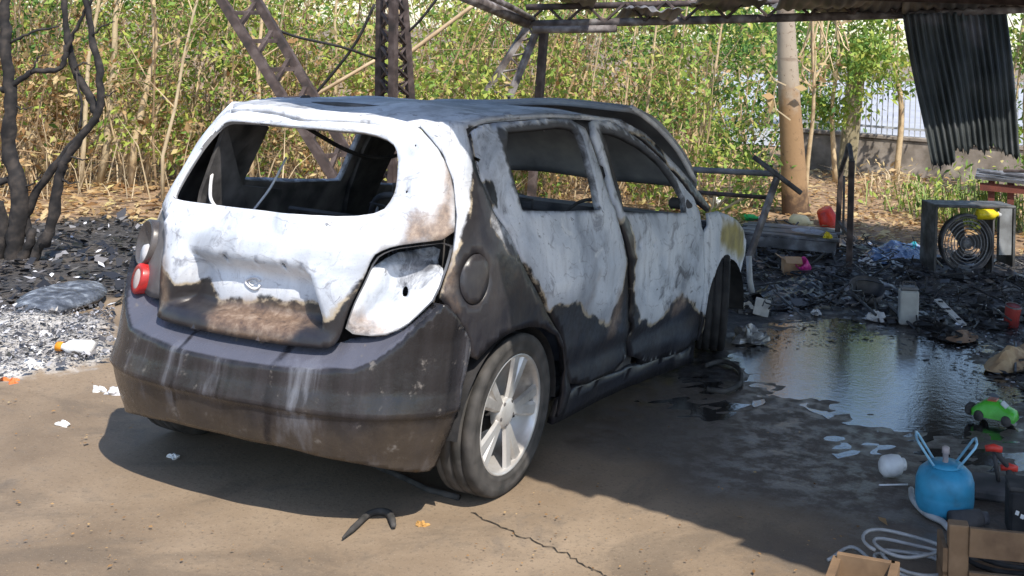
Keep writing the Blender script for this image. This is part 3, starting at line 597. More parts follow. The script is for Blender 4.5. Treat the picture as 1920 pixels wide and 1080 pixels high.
neary = np.concatenate([-np.geomspace(400, 12.2, 14), np.arange(-12, -1.5, .13), np.arange(-1.5, 7.5, .055), np.arange(7.5, 16.01, .16), np.geomspace(17, 400, 14)])
gx, gy = np.meshgrid(nearx, neary); XY = np.stack([gx.ravel(), gy.ravel()], 1)
def smooth01(v, w): return np.clip(v/w*.5+.5, 0, 1)
wob = .28*vnoise(XY[:, 0], XY[:, 1], 2.2)+.12*vnoise(XY[:, 0], XY[:, 1], 6, 2)
soot = np.maximum(smooth01(sdf(SOOT_R, XY)+wob, .5), smooth01(sdf(SOOT_L, XY)+wob, .5))
lit = smooth01(sdf(LITTER, XY)+wob*.8, .6); wet = smooth01(sdf(WET, XY)+wob, .5); ashm = smooth01(sdf(ASH, XY)+wob*.4, .25)
hz = .05*ashm*(1+.7*vnoise(XY[:, 0], XY[:, 1], 7))+lit*.05*vnoise(XY[:, 0], XY[:, 1], 1.3, 4)+.012*soot*vnoise(XY[:, 0], XY[:, 1], 5, 1)*(1-wet)
PUD = gpoly([(1372, 668), (1430, 622), (1520, 596), (1640, 604), (1690, 628), (1840, 640), (1850, 690), (1925, 735), (1890, 800), (1740, 815), (1640, 785), (1560, 765), (1470, 722), (1395, 705)])
PUD2 = gpoly([(1560, 800), (1700, 815), (1860, 810), (1990, 850), (1930, 900), (1740, 870), (1620, 850)]); PUD3 = gpoly([(1150, 760), (1250, 705), (1330, 690), (1410, 720), (1380, 760), (1240, 790)])
PUD4 = gpoly([(1180, 800), (1300, 700), (1420, 640), (1560, 620), (1990, 640), (2060, 960), (1760, 905), (1480, 860), (1300, 830)])
pd = np.max([smooth01(sdf(PUD, XY), .34), .62*smooth01(sdf(PUD2, XY), .35), .55*smooth01(sdf(PUD3, XY), .35), .50*smooth01(sdf(PUD4, XY), .5)], 0)
mic = .45*vnoise(XY[:, 0], XY[:, 1], 6.1, 3)+.35*vnoise(XY[:, 0], XY[:, 1], 14, 6)+.3*vnoise(XY[:, 0], XY[:, 1], 31, 8)+.25*rng.normal(0, 1, len(XY))
hz = hz-.0175*pd+.0066*mic*np.clip(pd*2.2, 0, 1)
near_car = (np.abs(XY[:, 0]) < 1.3) & (XY[:, 1] > -1) & (XY[:, 1] < 3.4); hz[near_car] = np.minimum(hz[near_car], 0)
far_ = np.abs(XY).max(1) > 14; hz[far_] = 0
me = bpy.data.meshes.new('ground')
idx = np.arange(len(XY)).reshape(len(neary), len(nearx))
quads = np.stack([idx[:-1, :-1], idx[:-1, 1:], idx[1:, 1:], idx[1:, :-1]], -1).reshape(-1, 4)
me.vertices.add(len(XY)); me.vertices.foreach_set('co', np.concatenate([XY, hz[:, None]], 1).astype(np.float32).ravel())
me.loops.add(quads.size); me.loops.foreach_set('vertex_index', quads.ravel().astype(np.int32)); me.polygons.add(len(quads))
me.polygons.foreach_set('loop_start', np.arange(0, quads.size, 4, dtype=np.int32)); me.update(calc_edges=True)
me.polygons.foreach_set('use_smooth', [True]*len(quads))
for an, vals in (('soot', soot), ('litter', lit), ('wet', wet), ('ash', ashm)):
    at = me.attributes.new(an, 'FLOAT', 'POINT'); at.data.foreach_set('value', vals.astype(np.float32))
def ground_material():
    t = NT('stained_slab_and_soil'); co = t.coord()
    a = t.noise(1.1, 8, .62, co); b = t.noise(9, 7, .65, co); c = t.noise(60, 4, .6, co)
    slab = t.ramp(a, [(.30, (.140, .100, .066)), (.48, (.215, .158, .105)), (.68, (.29, .22, .152))])
    slab = t.mix(t.math('MULTIPLY', t.step(b, .52, .72), .55), slab, (.155, .122, .090))
    slab = t.mix(t.math('MULTIPLY', t.step(t.noise(2.6, 9, .72, co, .8), .55, .68), .5), slab, (.135, .112, .092))
    slab = t.mix(t.math('MULTIPLY', t.step(c, .54, .68), .6), slab, (.12, .092, .066))
    wetm = t.step(t.math('ADD', t.attr('wet'), t.math('MULTIPLY', t.math('SUBTRACT', a, .5), .9)), .25, .75)
    slab = t.mix(t.math('MULTIPLY', wetm, .72), slab, (.085, .076, .072))
    st = t.step(t.math('ADD', t.attr('soot'), t.math('MULTIPLY', t.math('SUBTRACT', b, .5), .5)), .35, .62)
    char = t.ramp(t.noise(13, 7, .7, co), [(.35, (.016, .015, .016)), (.55, (.045, .042, .042)), (.72, (.13, .12, .115))])
    soil = t.ramp(t.noise(7, 8, .7, co), [(.3, (.12, .075, .045)), (.5, (.26, .17, .10)), (.7, (.40, .28, .18))])
    col = t.mix(t.attr('litter'), slab, soil); col = t.mix(st, col, char)
    col = t.mix(t.math('MULTIPLY', t.step(t.noise(.9, 9, .7, co, 1.5), .50, .62), .45), col, (.10, .078, .058))
    col = t.mix(t.math('MULTIPLY', t.step(t.noise(140, 3, .6, co), .60, .70), .35), col, (.42, .36, .28))
    ashc = t.ramp(t.noise(16, 7, .7, co), [(.35, (.20, .19, .18)), (.5, (.42, .40, .38)), (.68, (.66, .64, .62))])
    col = t.mix(t.step(t.math('ADD', t.attr('ash'), t.math('MULTIPLY', t.math('SUBTRACT', b, .5), .6)), .4, .65), col, ashc)
    rough = t.math('SUBTRACT', .88, t.math('MULTIPLY', t.math('MULTIPLY', wetm, t.step(b, .35, .6)), .60))
    t.out(col, rough, 0, .5)
    t.bump(t.math('ADD', t.math('MULTIPLY', b, .6), t.math('MULTIPLY', c, .4)), .35, .012); return t.m
me.materials.append(ground_material())
tag(link('ground', me), kind='structure')

def water_material():
    t = NT('sooty_water'); co = t.coord()
    n = t.noise(5, 6, .6, t.coord('Object', (1, 1, 1))); n2 = t.noise(26, 5, .65, co)
    t.out(t.ramp(n, [(.3, (.012, .012, .014)), (.7, (.03, .028, .028))]), t.ramp(t.noise(3.3, 7, .7, co), [(.40, .015), (.58, .06), (.72, .16)]), 0, .9)
    t.b.inputs['IOR'].default_value = 2.1
    n3 = t.noise(60, 5, .6, t.coord('Object', (.5, 1, 1)))
    t.bump(t.math('ADD', t.math('MULTIPLY', n3, .5), t.math('ADD', n, t.math('MULTIPLY', n2, .9))), .075, .02); return t.m
WATER = water_material()
def puddle(pts, z, seed, name='puddle'):
    P = chaikin(gpoly(pts), 3); P = resample(P, .04)
    P = P+.035*np.stack([vnoise(P[:, 0], P[:, 1], 9, seed), vnoise(P[:, 0], P[:, 1], 11, seed+3)], 1)
    V, F = triangulate(P, [], .15)
    o = mesh(name, np.concatenate([V, np.full((len(V), 1), z)], 1), F, WATER, None, True); return tag(o, kind='structure')
puddle([(1340, 690), (1400, 610), (1520, 582), (1650, 590), (1700, 615), (1860, 625), (1900, 690), (1990, 735), (1960, 830), (1740, 835), (1620, 800), (1540, 780), (1450, 735), (1370, 725)], -.0085, 1)
puddle([(1520, 806), (1620, 822), (1740, 842), (1960, 838), (2040, 850), (1980, 920), (1740, 900), (1580, 870)], -.0075, 5)
puddle([(1120, 770), (1250, 695), (1335, 692), (1372, 730), (1440, 742), (1400, 775), (1240, 805)], -.0075, 9)
# crack across the slab
mb = MB(); ck = [(885, 962), (930, 985), (975, 1005), (1010, 1020), (1060, 1040), (1100, 1062), (1150, 1090)]
pp = [G(*p) for p in ck]; pr = []
for a_, b_ in zip(pp[:-1], pp[1:]):
    for k in range(7): pr.append(a_+(b_-a_)*k/7+np.array([rng.normal(0, .006), rng.normal(0, .006), 0]))
vs = []
for i, p in enumerate(pr):
    w = .0008+.0022*abs(math.sin(i*1.7))+.001*rng.random(); vs += [(p[0], p[1]-w, .004), (p[0], p[1]+w, .004)]
tag(mesh('slab_crack', vs, [(2*i, 2*i+2, 2*i+3, 2*i+1) for i in range(len(pr)-1)], simple('crack_dark', (.03, .025, .02), (.05, .04, .03))), kind='structure')
# bright yard beyond the boundary wall
tag(mesh('paved_yard', [GD(1380, 21)+[0, 0, .02], GD(2300, 19)+[0, 0, .02], GD(2300, 70)+[0, 0, .02], GD(1250, 70)+[0, 0, .02]], [(0, 1, 2, 3)], simple('pale_paving', (.42, .43, .47), (.34, .35, .39), .6, .8)), kind='structure')

# ------------------------------------------------------------------ carport: burnt frame, beam and remaining roof sheets
def corr_sheet(o, u, v, nu, amp, pitch, seed, crumple=0., ny=14):
    """corrugated sheet: o corner, u vector across the corrugations, v along them"""
    o, u, v = [np.asarray(q, float) for q in (o, u, v)]; n = np.cross(u, v); n /= np.linalg.norm(n); L = np.linalg.norm(u)
    nx = max(8, int(L/pitch*6)); vs = []; r = np.random.default_rng(seed); ph = r.random(6)*6
    for j in range(ny+1):
        for i in range(nx+1):
            a, b = i/nx, j/ny
            d = amp*math.sin(2*math.pi*a*L/pitch)+crumple*(math.sin(a*5+ph[0]+b*3)+math.sin(b*7+ph[1]-a*4)+.6*math.sin(a*13+ph[2]+b*9))
            vs.append(o+u*a+v*b+n*d)
    fs = [(j*(nx+1)+i, j*(nx+1)+i+1, (j+1)*(nx+1)+i+1, (j+1)*(nx+1)+i) for j in range(ny) for i in range(nx)]
    return vs, fs
def solid(ob, t=.004):
    m = ob.modifiers.new('t', 'SOLIDIFY'); m.thickness = t; m.offset = 0; return ob
ROOFS = simple('sooted_roof_sheet', (.055, .058, .06), (.12, .12, .12), 3, .6, .2, .2, c3=(.25, .23, .22))
ROOFP = simple('peeled_roof_sheet', (.10, .095, .095), (.20, .19, .19), 5, .55, .2, .2, c3=(.34, .32, .32), hi=.72)
cp = empty('burnt_carport', (2.2, 6.6, 0), 0, 'burnt steel carport frame with rusty beam, posts and sagging roof sheets', 'carport')
def cpart(mb, name, mat, smooth=False, parent=None):
    v = np.array(mb.v)
    if parent is None: v = v-np.array([2.2, 6.6, 0]); return mesh(name, v, mb.f, mat, cp, smooth)
    o = mesh(name, v-np.array([2.2, 6.6, 0]), mb.f, mat, parent, smooth); return o
HR = 2.5
e0 = np.array([.884, .28]); e1 = np.array([2.13, .06]); dsun = np.array([SUNV.x/SUNV.z, SUNV.y/SUNV.z])
ea = e0+dsun*HR; eb = e1+dsun*HR; ed = (eb-ea)/np.linalg.norm(eb-ea); fwd = np.array([-ed[1], ed[0]])
x0s = -3.0
for k in range(8):                                    # eight roof sheets side by side
    a = ea+ed*(x0s+.80*k)+fwd*[.06, -.03, .05, -.05, .0, -.06, .04, -.02][k]; zz = HR+.004*(k % 2)
    ln = [6.3, 6.0, 6.4, 6.1, 6.3, 6.2, 6.0, 6.3][k]
    vs, fs = corr_sheet((*a, zz), (*(ed*.90), 0), (*(fwd*ln), -.10), .81, .012, .13, 30+k, .006, 16)
    o = mesh('roof_sheet', np.array(vs)-np.array([2.2, 6.6, 0]), fs, ROOFS, cp, True)
mb = MB()
for y_ in (.25, 2.2, 4.1, 6.0):
    a = ea+ed*x0s+fwd*y_; b = ea+ed*(x0s+6.4)+fwd*y_; mb = MB(); mb.bar((*a, HR-.05-.016*y_), (*b, HR-.05-.016*y_), .05, .07); cpart(mb, 'purlin', RUSTY)
# far beam: twin-pipe truss
B0 = DP(985, 46, 11.4); B1 = DP(1300, 38, 11.2); B2 = DP(1700, 27, 10.9); B3 = DP(2010, 12, 10.6)
mb = MB(); mb.tube([B0, B1, B2, B3], .045, 8); cpart(mb, 'lower_chord', RUSTG, True)
up = np.array([0, 0, .25]); mb = MB(); mb.tube([B0+up*.7, B1+up*.8+[0, 0, -.03], B2+up*.6, B3+up], .035, 8); cpart(mb, 'upper_chord', RUSTY, True)
mb = MB()
for k in range(26):
    t = k/26; q = lambda t: B0+(B3-B0)*t
    mb.tube([q(t)+up*(.75 if k % 2 else 0), q(t+1/26)+up*(0 if k % 2 else .75)], .016, 5)
cpart(mb, 'truss_web', RUSTY)
mb = MB(); mb.tube([DP(1000, 56, 11.2), DP(1155, 54, 11.0)], .04, 8); cpart(mb, 'loose_pipe', RUSTG, True)
mb = MB(); mb.tube([DP(860, -12, 10.2), DP(930, 18, 10.8), DP(990, 44, 11.4)], .055, 8); mb.tube([DP(900, -14, 10.2), DP(960, 14, 10.9), DP(1000, 36, 11.4)], .03, 6); cpart(mb, 'side_beam', RUSTG, True)
def crumpled(p0, p1, p2, seed, mat, amp=.03):
    vs, fs = corr_sheet(p0, p1-p0, p2-p0, 0, .012, .11, seed, amp, 8); return solid(mesh('roof_sheet', np.array(vs)-np.array([2.2, 6.6, 0]), fs, mat, cp, True))
crumpled(DP(1010, 2, 11.6), DP(1110, 16, 11.5), DP(1020, -30, 10.6), 1, ROOFP, .02)
crumpled(DP(1150, 30, 11.5), DP(1250, 36, 11.3), DP(1180, 12, 11.0), 2, ROOFP, .025)
crumpled(DP(1290, 12, 11.3), DP(1420, 16, 11.2), DP(1310, -8, 10.6), 4, ROOFS, .02)
crumpled(DP(1440, 22, 11.2), DP(1720, 20, 11.0), DP(1470, -10, 10.2), 5, ROOFS, .03)
crumpled(DP(1690, 24, 10.9), DP(2000, 10, 10.7), DP(1700, -40, 9.8), 6, ROOFS, .02)
# posts
def post(px, py, d, r=.04, sq=True, top=None):
    t = np.asarray(DP(px, py, d)); mb = MB(); mb.bar((t[0], t[1], 0), t, r*2); return cpart(mb, 'post', RUSTY)
pn = ea+ed*3.3+fwd*.25; mb = MB(); mb.bar((pn[0], pn[1], 0), (pn[0], pn[1], HR-.06), .08); cpart(mb, 'post', RUSTY)
post(1021, 50, 11.4, .035); post(1990, 14, 10.8, .04)
# lattice column
lc = empty('lattice_column'); lc.parent = cp
tops = [DP(714, -10, 10.3), DP(738, -10, 10.0), DP(756, -10, 10.3)]; bots = [DP(710, 300, 10.3), DP(736, 300, 10.0), DP(778, 300, 10.3)]
ch = []
for t_, b_ in zip(tops, bots):
    b2 = t_+(b_-t_)*(t_[2]/(t_[2]-b_[2])); ch.append((t_, b2)); mb = MB(); mb.bar(t_, b2, .062); cpart(mb, 'chord', RUSTY, False, lc)
mb = MB()
for k in range(14):
    for i, j in ((0, 1), (1, 2), (0, 2)):
        u0, u1 = k/14, (k+1)/14; a = ch[i][0]+(ch[i][1]-ch[i][0])*u0; b = ch[j][0]+(ch[j][1]-ch[j][0])*u1
        mb.tube([a, b], .016, 5); mb.tube([ch[j][0]+(ch[j][1]-ch[j][0])*u0, ch[i][0]+(ch[i][1]-ch[i][0])*u1], .012, 5)
cpart(mb, 'lacing', RUSTY, False, lc)
# knee brace
kb = empty('knee_brace'); kb.parent = cp
c0 = (DP(990, 48, 11.4), DP(898, 195, 11.0)); c1 = (DP(1008, 54, 11.4), DP(948, 200, 11.0))
for a, b in (c0, c1):
    b = a+(b-a)*1.6; mb = MB(); mb.bar(a, b, .055); cpart(mb, 'chord', RUSTG, False, kb)
mb = MB()
for k in range(8):
    a = c0[0]+(c0[1]-c0[0])*(k/5); b = c1[0]+(c1[1]-c1[0])*((k+.6)/5); c = c0[0]+(c0[1]-c0[0])*((k+1)/5); mb.tube([a, b, c], .014, 5)
cpart(mb, 'lacing', RUSTG, False, kb)

# fallen ladder truss leaning behind the car
tr0 = [DP(408, -12, 9.2), DP(650, 372, 9.0)]; tr1 = [DP(474, -12, 9.4), DP(690, 352, 9.2)]
ext = lambda a: a[0]+(a[1]-a[0])*(a[0][2]/(a[0][2]-a[1][2]))
g0, g1 = ext(tr0), ext(tr1); base = (g0+g1)/2; base[2] = 0
lt = empty('fallen_roof_truss', base, 0, 'rusty ladder truss leaning diagonally behind the car tail', 'truss')
for a, g in ((tr0[0], g0), (tr1[0], g1)):
    mb = MB(); mb.bar(a-base, g-base, .065); mb.build('chord', RUSTY, lt)
for k in range(18):
    u = .02+k*.054; a = tr0[0]+(g0-tr0[0])*u; b = tr1[0]+(g1-tr1[0])*u; c = tr1[0]+(g1-tr1[0])*max(0, u-.10); mb = MB()
    mb.bar(a-base, b-base, .035) if k % 2 else mb.bar(a-base, c-base, .035); mb.build('rung', RUSTY, lt)
# wires and poles
def wire(name, pts, r, mat, label, cat):
    p = spline([np.asarray(q) for q in pts], 6); b = p[0]; return tag(MB().tube([q-b for q in p], r, 5).build(name, mat, None, True, b), label, cat)
wire('hanging_wire', [DP(508, 52, 9.4), DP(560, 70, 9.6), DP(640, 88, 9.9), DP(705, 110, 10.2)], .012, BLACK, 'black wire sagging from the leaning truss to the lattice column', 'wire')
wire('hanging_wire', [DP(702, 8, 10.1), DP(670, 75, 10.1), DP(630, 130, 10.1), DP(570, 200, 10.1)], .014, BLACK, 'dark cable slanting down left from the lattice column', 'wire')
wire('hanging_wire', [DP(765, 60, 10.3), DP(790, 35, 10.3), DP(822, -6, 10.3)], .014, BLACK, 'short dark cable rising right from the lattice column', 'wire')
BAMB = simple('dry_bamboo', (.42, .30, .18), (.55, .42, .27), 6, .7, 0, .2)
wire('bamboo_pole', [DP(755, 108, 10.8), DP(820, 60, 10.9), DP(890, 8, 11.0)], .022, BAMB, 'tan bamboo pole slanting up right of the lattice column', 'pole')
wire('bamboo_pole', [DP(585, 182, 10.8), DP(640, 150, 10.8), DP(705, 112, 10.9)], .020, BAMB, 'tan bamboo pole slanting up left of the lattice column', 'pole')

# hanging corrugated sheet
q0, q1, q2, q3 = DP(1692, 26, 10.7), DP(1888, 16, 10.7), DP(1748, 312, 10.3), DP(1912, 300, 10.3)
nx, ny = 96, 40; vs = []; hb_ = [0]
nrm = np.cross(q1-q0, q2-q0); nrm /= np.linalg.norm(nrm); rb = np.random.default_rng(3); cut = np.interp(np.linspace(0, 1, nx+1), [0, .12, .25, .3, .42, .5, .6, .7, .86, 1], [1, 1.0, .99, .90, .94, .88, .95, .90, .96, 1.0])+rb.normal(0, .012, nx+1)
for j in range(ny+1):
    for i in range(nx+1):
        a, b = i/nx, j/ny*cut[i]
        p = (q0*(1-a)+q1*a)*(1-b)+(q2*(1-a)+q3*a)*b
        vs.append(p+nrm*((.020+.007*math.sin(a*17+b*5))*math.sin(2*math.pi*(a*15+.12*math.sin(b*4+a*6)))+.05*math.sin(a*3+b*2.5)+.03*math.sin(b*6+a*2)+.035*math.exp(-((a-.6)/.12)**2-((b-.62)/.1)**2)-.03*math.exp(-((a-.25)/.1)**2-((b-.4)/.15)**2)))
bs = q2.copy(); vs = np.array(vs)-bs
hs = mesh('corrugated_sheet', vs, [(j*(nx+1)+i, j*(nx+1)+i+1, (j+1)*(nx+1)+i+1, (j+1)*(nx+1)+i) for j in range(ny) for i in range(nx)],
          simple('charred_corrugated', (.028, .034, .036), (.06, .068, .07), 2.5, .55, .2, .15, c3=(.16, .155, .17), hi=.72), None, True, bs)
solid(hs, .004); tag(hs, 'charred corrugated metal sheet hanging from the carport beam at right', 'metal sheet')
# ------------------------------------------------------------------ vegetation
def leaf_material(name, stops, transl=.3, rough=.6):
    t = NT(name); col = t.ramp(t.attr('tone'), stops)
    t.out(col, rough, 0, .25 if transl else .6)
    tb = t.node('ShaderNodeBsdfTranslucent'); t.l.new(col, tb.inputs[0]); mx = t.node('ShaderNodeMixShader'); mx.inputs[0].default_value = transl
    o = t.n['Material Output']; t.l.new(t.b.outputs[0], mx.inputs[1]); t.l.new(tb.outputs[0], mx.inputs[2]); t.l.new(mx.outputs[0], o.inputs[0])
    return t.m
# tone: 0..0.45 dry leaf, 0.5..1 green leaf
LEAF = leaf_material('mixed_dry_and_green_leaf', [(0, (.20, .105, .045)), (.15, (.40, .235, .10)), (.30, (.54, .40, .22)), (.44, (.66, .53, .28)), (.52, (.42, .45, .09)), (.66, (.24, .36, .07)), (.82, (.10, .21, .05)), (1, (.035, .09, .03))])
STEMD = simple('dry_stem', (.46, .33, .19), (.58, .45, .28), 5, .8, 0, .2, c3=(.30, .20, .12))
STEMP = simple('pale_stem', (.52, .42, .28), (.40, .31, .19), 6, .8, 0, .2)
STEMB = simple('charred_bark', (.012, .011, .012), (.028, .025, .025), 14, .85, 0, .5, c3=(.06, .05, .045))
def leaf_geo(C, size, tone, aspect=.42, flat=0., droop=.3, seed=1):
    """four-vertex bent leaves at points C"""
    r = np.random.default_rng(seed); n = len(C); C = np.asarray(C, float); size = np.broadcast_to(size, n)
    d = r.normal(0, 1, (n, 3)); d[:, 2] = d[:, 2]*(1-flat)-droop; d /= np.linalg.norm(d, axis=1)[:, None]
    up = r.normal(0, 1, (n, 3)); up[:, 2] = np.abs(up[:, 2])+flat*4+.3; sd_ = np.cross(d, up); sd_ /= np.linalg.norm(sd_, axis=1)[:, None]+1e-9
    nrm = np.cross(sd_, d)
    L = (size*r.uniform(.7, 1.3, n))[:, None]; W = L*aspect*r.uniform(.7, 1.2, n)[:, None]
    a = C-d*L*.5; b = C+sd_*W*.5+nrm*L*.08; c = C+d*L*.5; e = C-sd_*W*.5+nrm*L*.08
    V = np.stack([a, b, c, e], 1).reshape(-1, 3); return V, np.repeat(np.clip(tone, 0, 1), 4)
def leaf_object(name, V, T, mat, parent=None, extra=None):
    me = bpy.data.meshes.new(name); n = len(V)//4
    me.vertices.add(len(V)); me.vertices.foreach_set('co', V.astype(np.float32).ravel()); me.loops.add(n*4)
    me.loops.foreach_set('vertex_index', np.arange(n*4, dtype=np.int32)); me.polygons.add(n); me.polygons.foreach_set('loop_start', np.arange(0, n*4, 4, dtype=np.int32)); me.update(calc_edges=True)
    at = me.attributes.new('tone', 'FLOAT', 'POINT'); at.data.foreach_set('value', T.astype(np.float32)); me.materials.append(mat)
    return link(name, me, parent)
def clumps(n, k, c, spread, seed, sub=.22):
    r = np.random.default_rng(seed); cc = r.normal(0, 1, (k, 3)); cc /= np.maximum(1, np.linalg.norm(cc, axis=1)[:, None]/1.3); cc = cc*np.asarray(spread)+np.asarray(c)
    w = r.random(k)+.3; i = r.choice(k, n, p=w/w.sum()); return cc[i]+r.normal(0, sub, (n, 3))*np.array([1, 1, .8]), i
def curvy(p, h, lean, r, k=6, wob=.06):
    out = [np.array(p, float)]; off = np.zeros(3)
    for i in range(1, k+1):
        off = off+np.array([r.normal(0, wob), r.normal(0, wob), 0]); t = i/k
        out.append(np.array([p[0]+lean[0]*t*t, p[1]+lean[1]*t*t, p[2]+h*t])+off)
    return out
# how green the thicket is across the picture and with height
GREEN_X = [0, 90, 200, 300, 420, 520, 640, 800, 900, 1000, 1080, 1230, 1300, 1400, 1480, 1560]
GREEN_LO = [.12, .10, .22, .32, .28, .28, .35, .85, .65, .40, .20, .50, .78, .75, .6, .6]
GREEN_HI = [.70, .60, .70, .97, .97, .9, .9, .92, .92, .82, .60, .85, .97, .97, .95, .95]
def greenness(px, z): t = np.clip((z-.5)/1.5, 0, 1); return np.interp(px, GREEN_X, GREEN_LO)*(1-t)+np.interp(px, GREEN_X, GREEN_HI)*t
r = np.random.default_rng(21)
# one continuous mass of twigs and leaves nobody could count
Cl = []; Tl = []; Sl = []; tw = MB()
for k in range(860):
    px = r.uniform(-360, 1330); d = 11.6+6*r.random()**1.5+(px < 90)*-.6+(px > 1250)*r.uniform(1.0, 3.0)+(px > 1000)*(.4+r.random()*.8)
    b = GD(px, d); h = r.uniform(1.4, 3.6) if px < 1120 else r.uniform(1.0, 2.4); n = int(r.uniform(80, 190))
    pts = curvy(b, h, r.normal(0, .45, 2), r, 5, .09)
    if k % 4 == 0: tw.tube(pts, list(np.linspace(.013, .004, 6)*r.uniform(.6, 1.5)), 3, False)
    for _ in range(1):
        j = r.integers(0, 5); q = pts[j]; tw.tube([q, q+np.array([r.normal(0, .3), r.normal(0, .3), r.uniform(.1, .7)]), q+np.array([r.normal(0, .6), r.normal(0, .6), r.uniform(.2, 1.1)])], [.007, .005, .002], 3, False)
    t = r.random(n)**.8*5; i0 = np.minimum(t.astype(int), 4); P = np.array(pts); c = P[i0]+(P[i0+1]-P[i0])*(t-i0)[:, None]+r.normal(0, .16, (n, 3))
    c[:, 2] = np.abs(c[:, 2]); cl_ = vnoise(c[:, 0]*1.0+c[:, 1]*.4, c[:, 2]*1.5+c[:, 1]*.3, 2.6, 3); ok_ = cl_ > r.uniform(-.22, .12, n); c = c[ok_]; n = len(c)
    g = greenness(px, c[:, 2])*r.uniform(.5, 1.6); isg = r.random(n) < g
    tone = np.where(isg, np.clip(r.normal(.62, .11, n), .5, 1), np.clip(r.normal(.23, .13, n), 0, .46))
    Cl.append(c); Tl.append(tone); Sl.append(np.where(isg, r.uniform(.045, .115, n), r.uniform(.04, .115, n)))
Cl = np.concatenate(Cl); V, T = leaf_geo(Cl, np.concatenate(Sl), np.concatenate(Tl), .40, 0, .35, 5)
tag(leaf_object('thicket_leaves', V, T, LEAF), 'mass of dry tan and green leaves in the thicket behind the car', 'undergrowth', kind='stuff')
tag(tw.build('thicket_twigs', simple('brown_twig', (.22, .15, .085), (.33, .23, .13), 5, .85, 0, .2)), 'tangle of thin dry twigs in the thicket behind the car', 'undergrowth', kind='stuff')
# dry low brush and grass straws at the foot of the thicket
st = MB(); 
for k in range(450):
    px = r.uniform(-100, 1330); d = 10.9+r.random()**1.4*3.2+(px > 1000)*.9+(px > 1250)*1.2; b = GD(px, d); h = r.uniform(.15, 1.0)
    l = r.normal(0, .25, 2); w = .004+.004*r.random(); a = r.uniform(0, 6.28); s_ = np.array([math.cos(a), math.sin(a), 0])*w
    m = b+np.array([l[0]*.4, l[1]*.4, h*.6]); e = b+np.array([l[0], l[1], h]); st.add([b-s_, b+s_, m+s_*.8, m-s_*.8, e], [(0, 1, 2, 3), (3, 2, 4)])
tag(st.build('dry_straw', STEMP), 'dry straw and grass stalks along the foot of the thicket', 'dry grass', kind='stuff')
# saplings that stand out of the thicket
SAP = [(60, 11.8, .02, 0), (150, 11.4, .035, 1), (186, 11.9, .055, 1), (216, 12.2, .025, 0), (246, 11.7, .05, 0), (272, 11.9, .03, 0), (305, 11.0, .026, 1), (345, 12.2, .02, 0), (402, 12.0, .035, 0), (425, 12.6, .028, 0),
       (470, 11.7, .035, 0), (505, 12.5, .02, 1), (560, 12.6, .02, 1), (610, 12.3, .026, 0), (660, 12.9, .018, 1), (830, 12.8, .024, 0), (1065, 13.0, .022, 0), (1110, 12.6, .018, 1), (1165, 13.2, .020, 0), (1215, 13.4, .026, 0), (1255, 13.6, .022, 0), (1300, 13.8, .03, 0)]
ORD = ['first', 'second', 'third', 'fourth', 'fifth', 'sixth', 'seventh', 'eighth', 'ninth', 'tenth', 'eleventh', 'twelfth', 'thirteenth', 'fourteenth', 'fifteenth', 'sixteenth', 'seventeenth', 'eighteenth', 'nineteenth', 'twentieth', 'twenty-first', 'twenty-second']
for ns, (px, d, rad, pale) in enumerate(SAP):
    b = GD(px, d); h = r.uniform(3.0, 3.6); p = curvy(b*0, h, r.normal(0, .16, 2), r, 7, .035)
    o = empty('sapling', b, 0, ('thick ' if rad > .034 else 'thin ')+('pale ' if pale else 'tan ')+'bare sapling, '+ORD[ns]+' from the left in the dry thicket', 'sapling', 'bare saplings in the thicket')
    rad *= .78; MB().tube(p, list(np.linspace(rad, rad*.45, 8)), 6, True).build('stem', STEMP if pale else STEMD, o, True)
    for k in range(5):
        q = p[2+k % 5]; e = q+np.array([r.normal(0, .35), r.normal(0, .35), r.uniform(.2, .7)]); MB().tube([q, (q+e)/2+r.normal(0, .04, 3), e], [rad*.35, rad*.25, .003], 4).build('side_twig', STEMD, o)
# leafy shrubs that read as clumps
SHR = [(820, 11.2, .60, .75, .62, .545, 'bright yellow-green shrub above the car roof beside the lattice column'), (880, 11.4, .85, .7, .5, .55, 'yellow-green leafy shrub left of the knee brace'),
       (1300, 13.6, 1.25, .75, .75, .78, 'dense dark green shrub above the raised bonnet'), (1390, 13.9, 1.25, .65, .75, .82, 'dense blue-green shrub just left of the pale tree trunk'), (1250, 12.6, .75, .45, .5, .66, 'light green shrub behind the raised bonnet'),
       (1400, 13.0, .55, .45, .35, .68, 'low green shrub beside the burnt steel rail'), (1330, 12.0, .35, .55, .3, .62, 'low yellow-green weeds under the burnt steel rail'), (330, 12.4, 1.9, .7, .55, .70, 'green leafy shrub top above the dry saplings at left'),
       (235, 12.0, .9, .45, .4, .62, 'small green shrub among dry saplings at far left'), (45, 11.6, 2.0, .7, .5, .80, 'grey-green foliage behind the charred tree'), (980, 12.4, .9, .4, .6, .64, 'green shrub behind the knee brace foot'),
       (420, 12.3, .7, .4, .45, .64, 'pale green shrub just left of the leaning truss')]
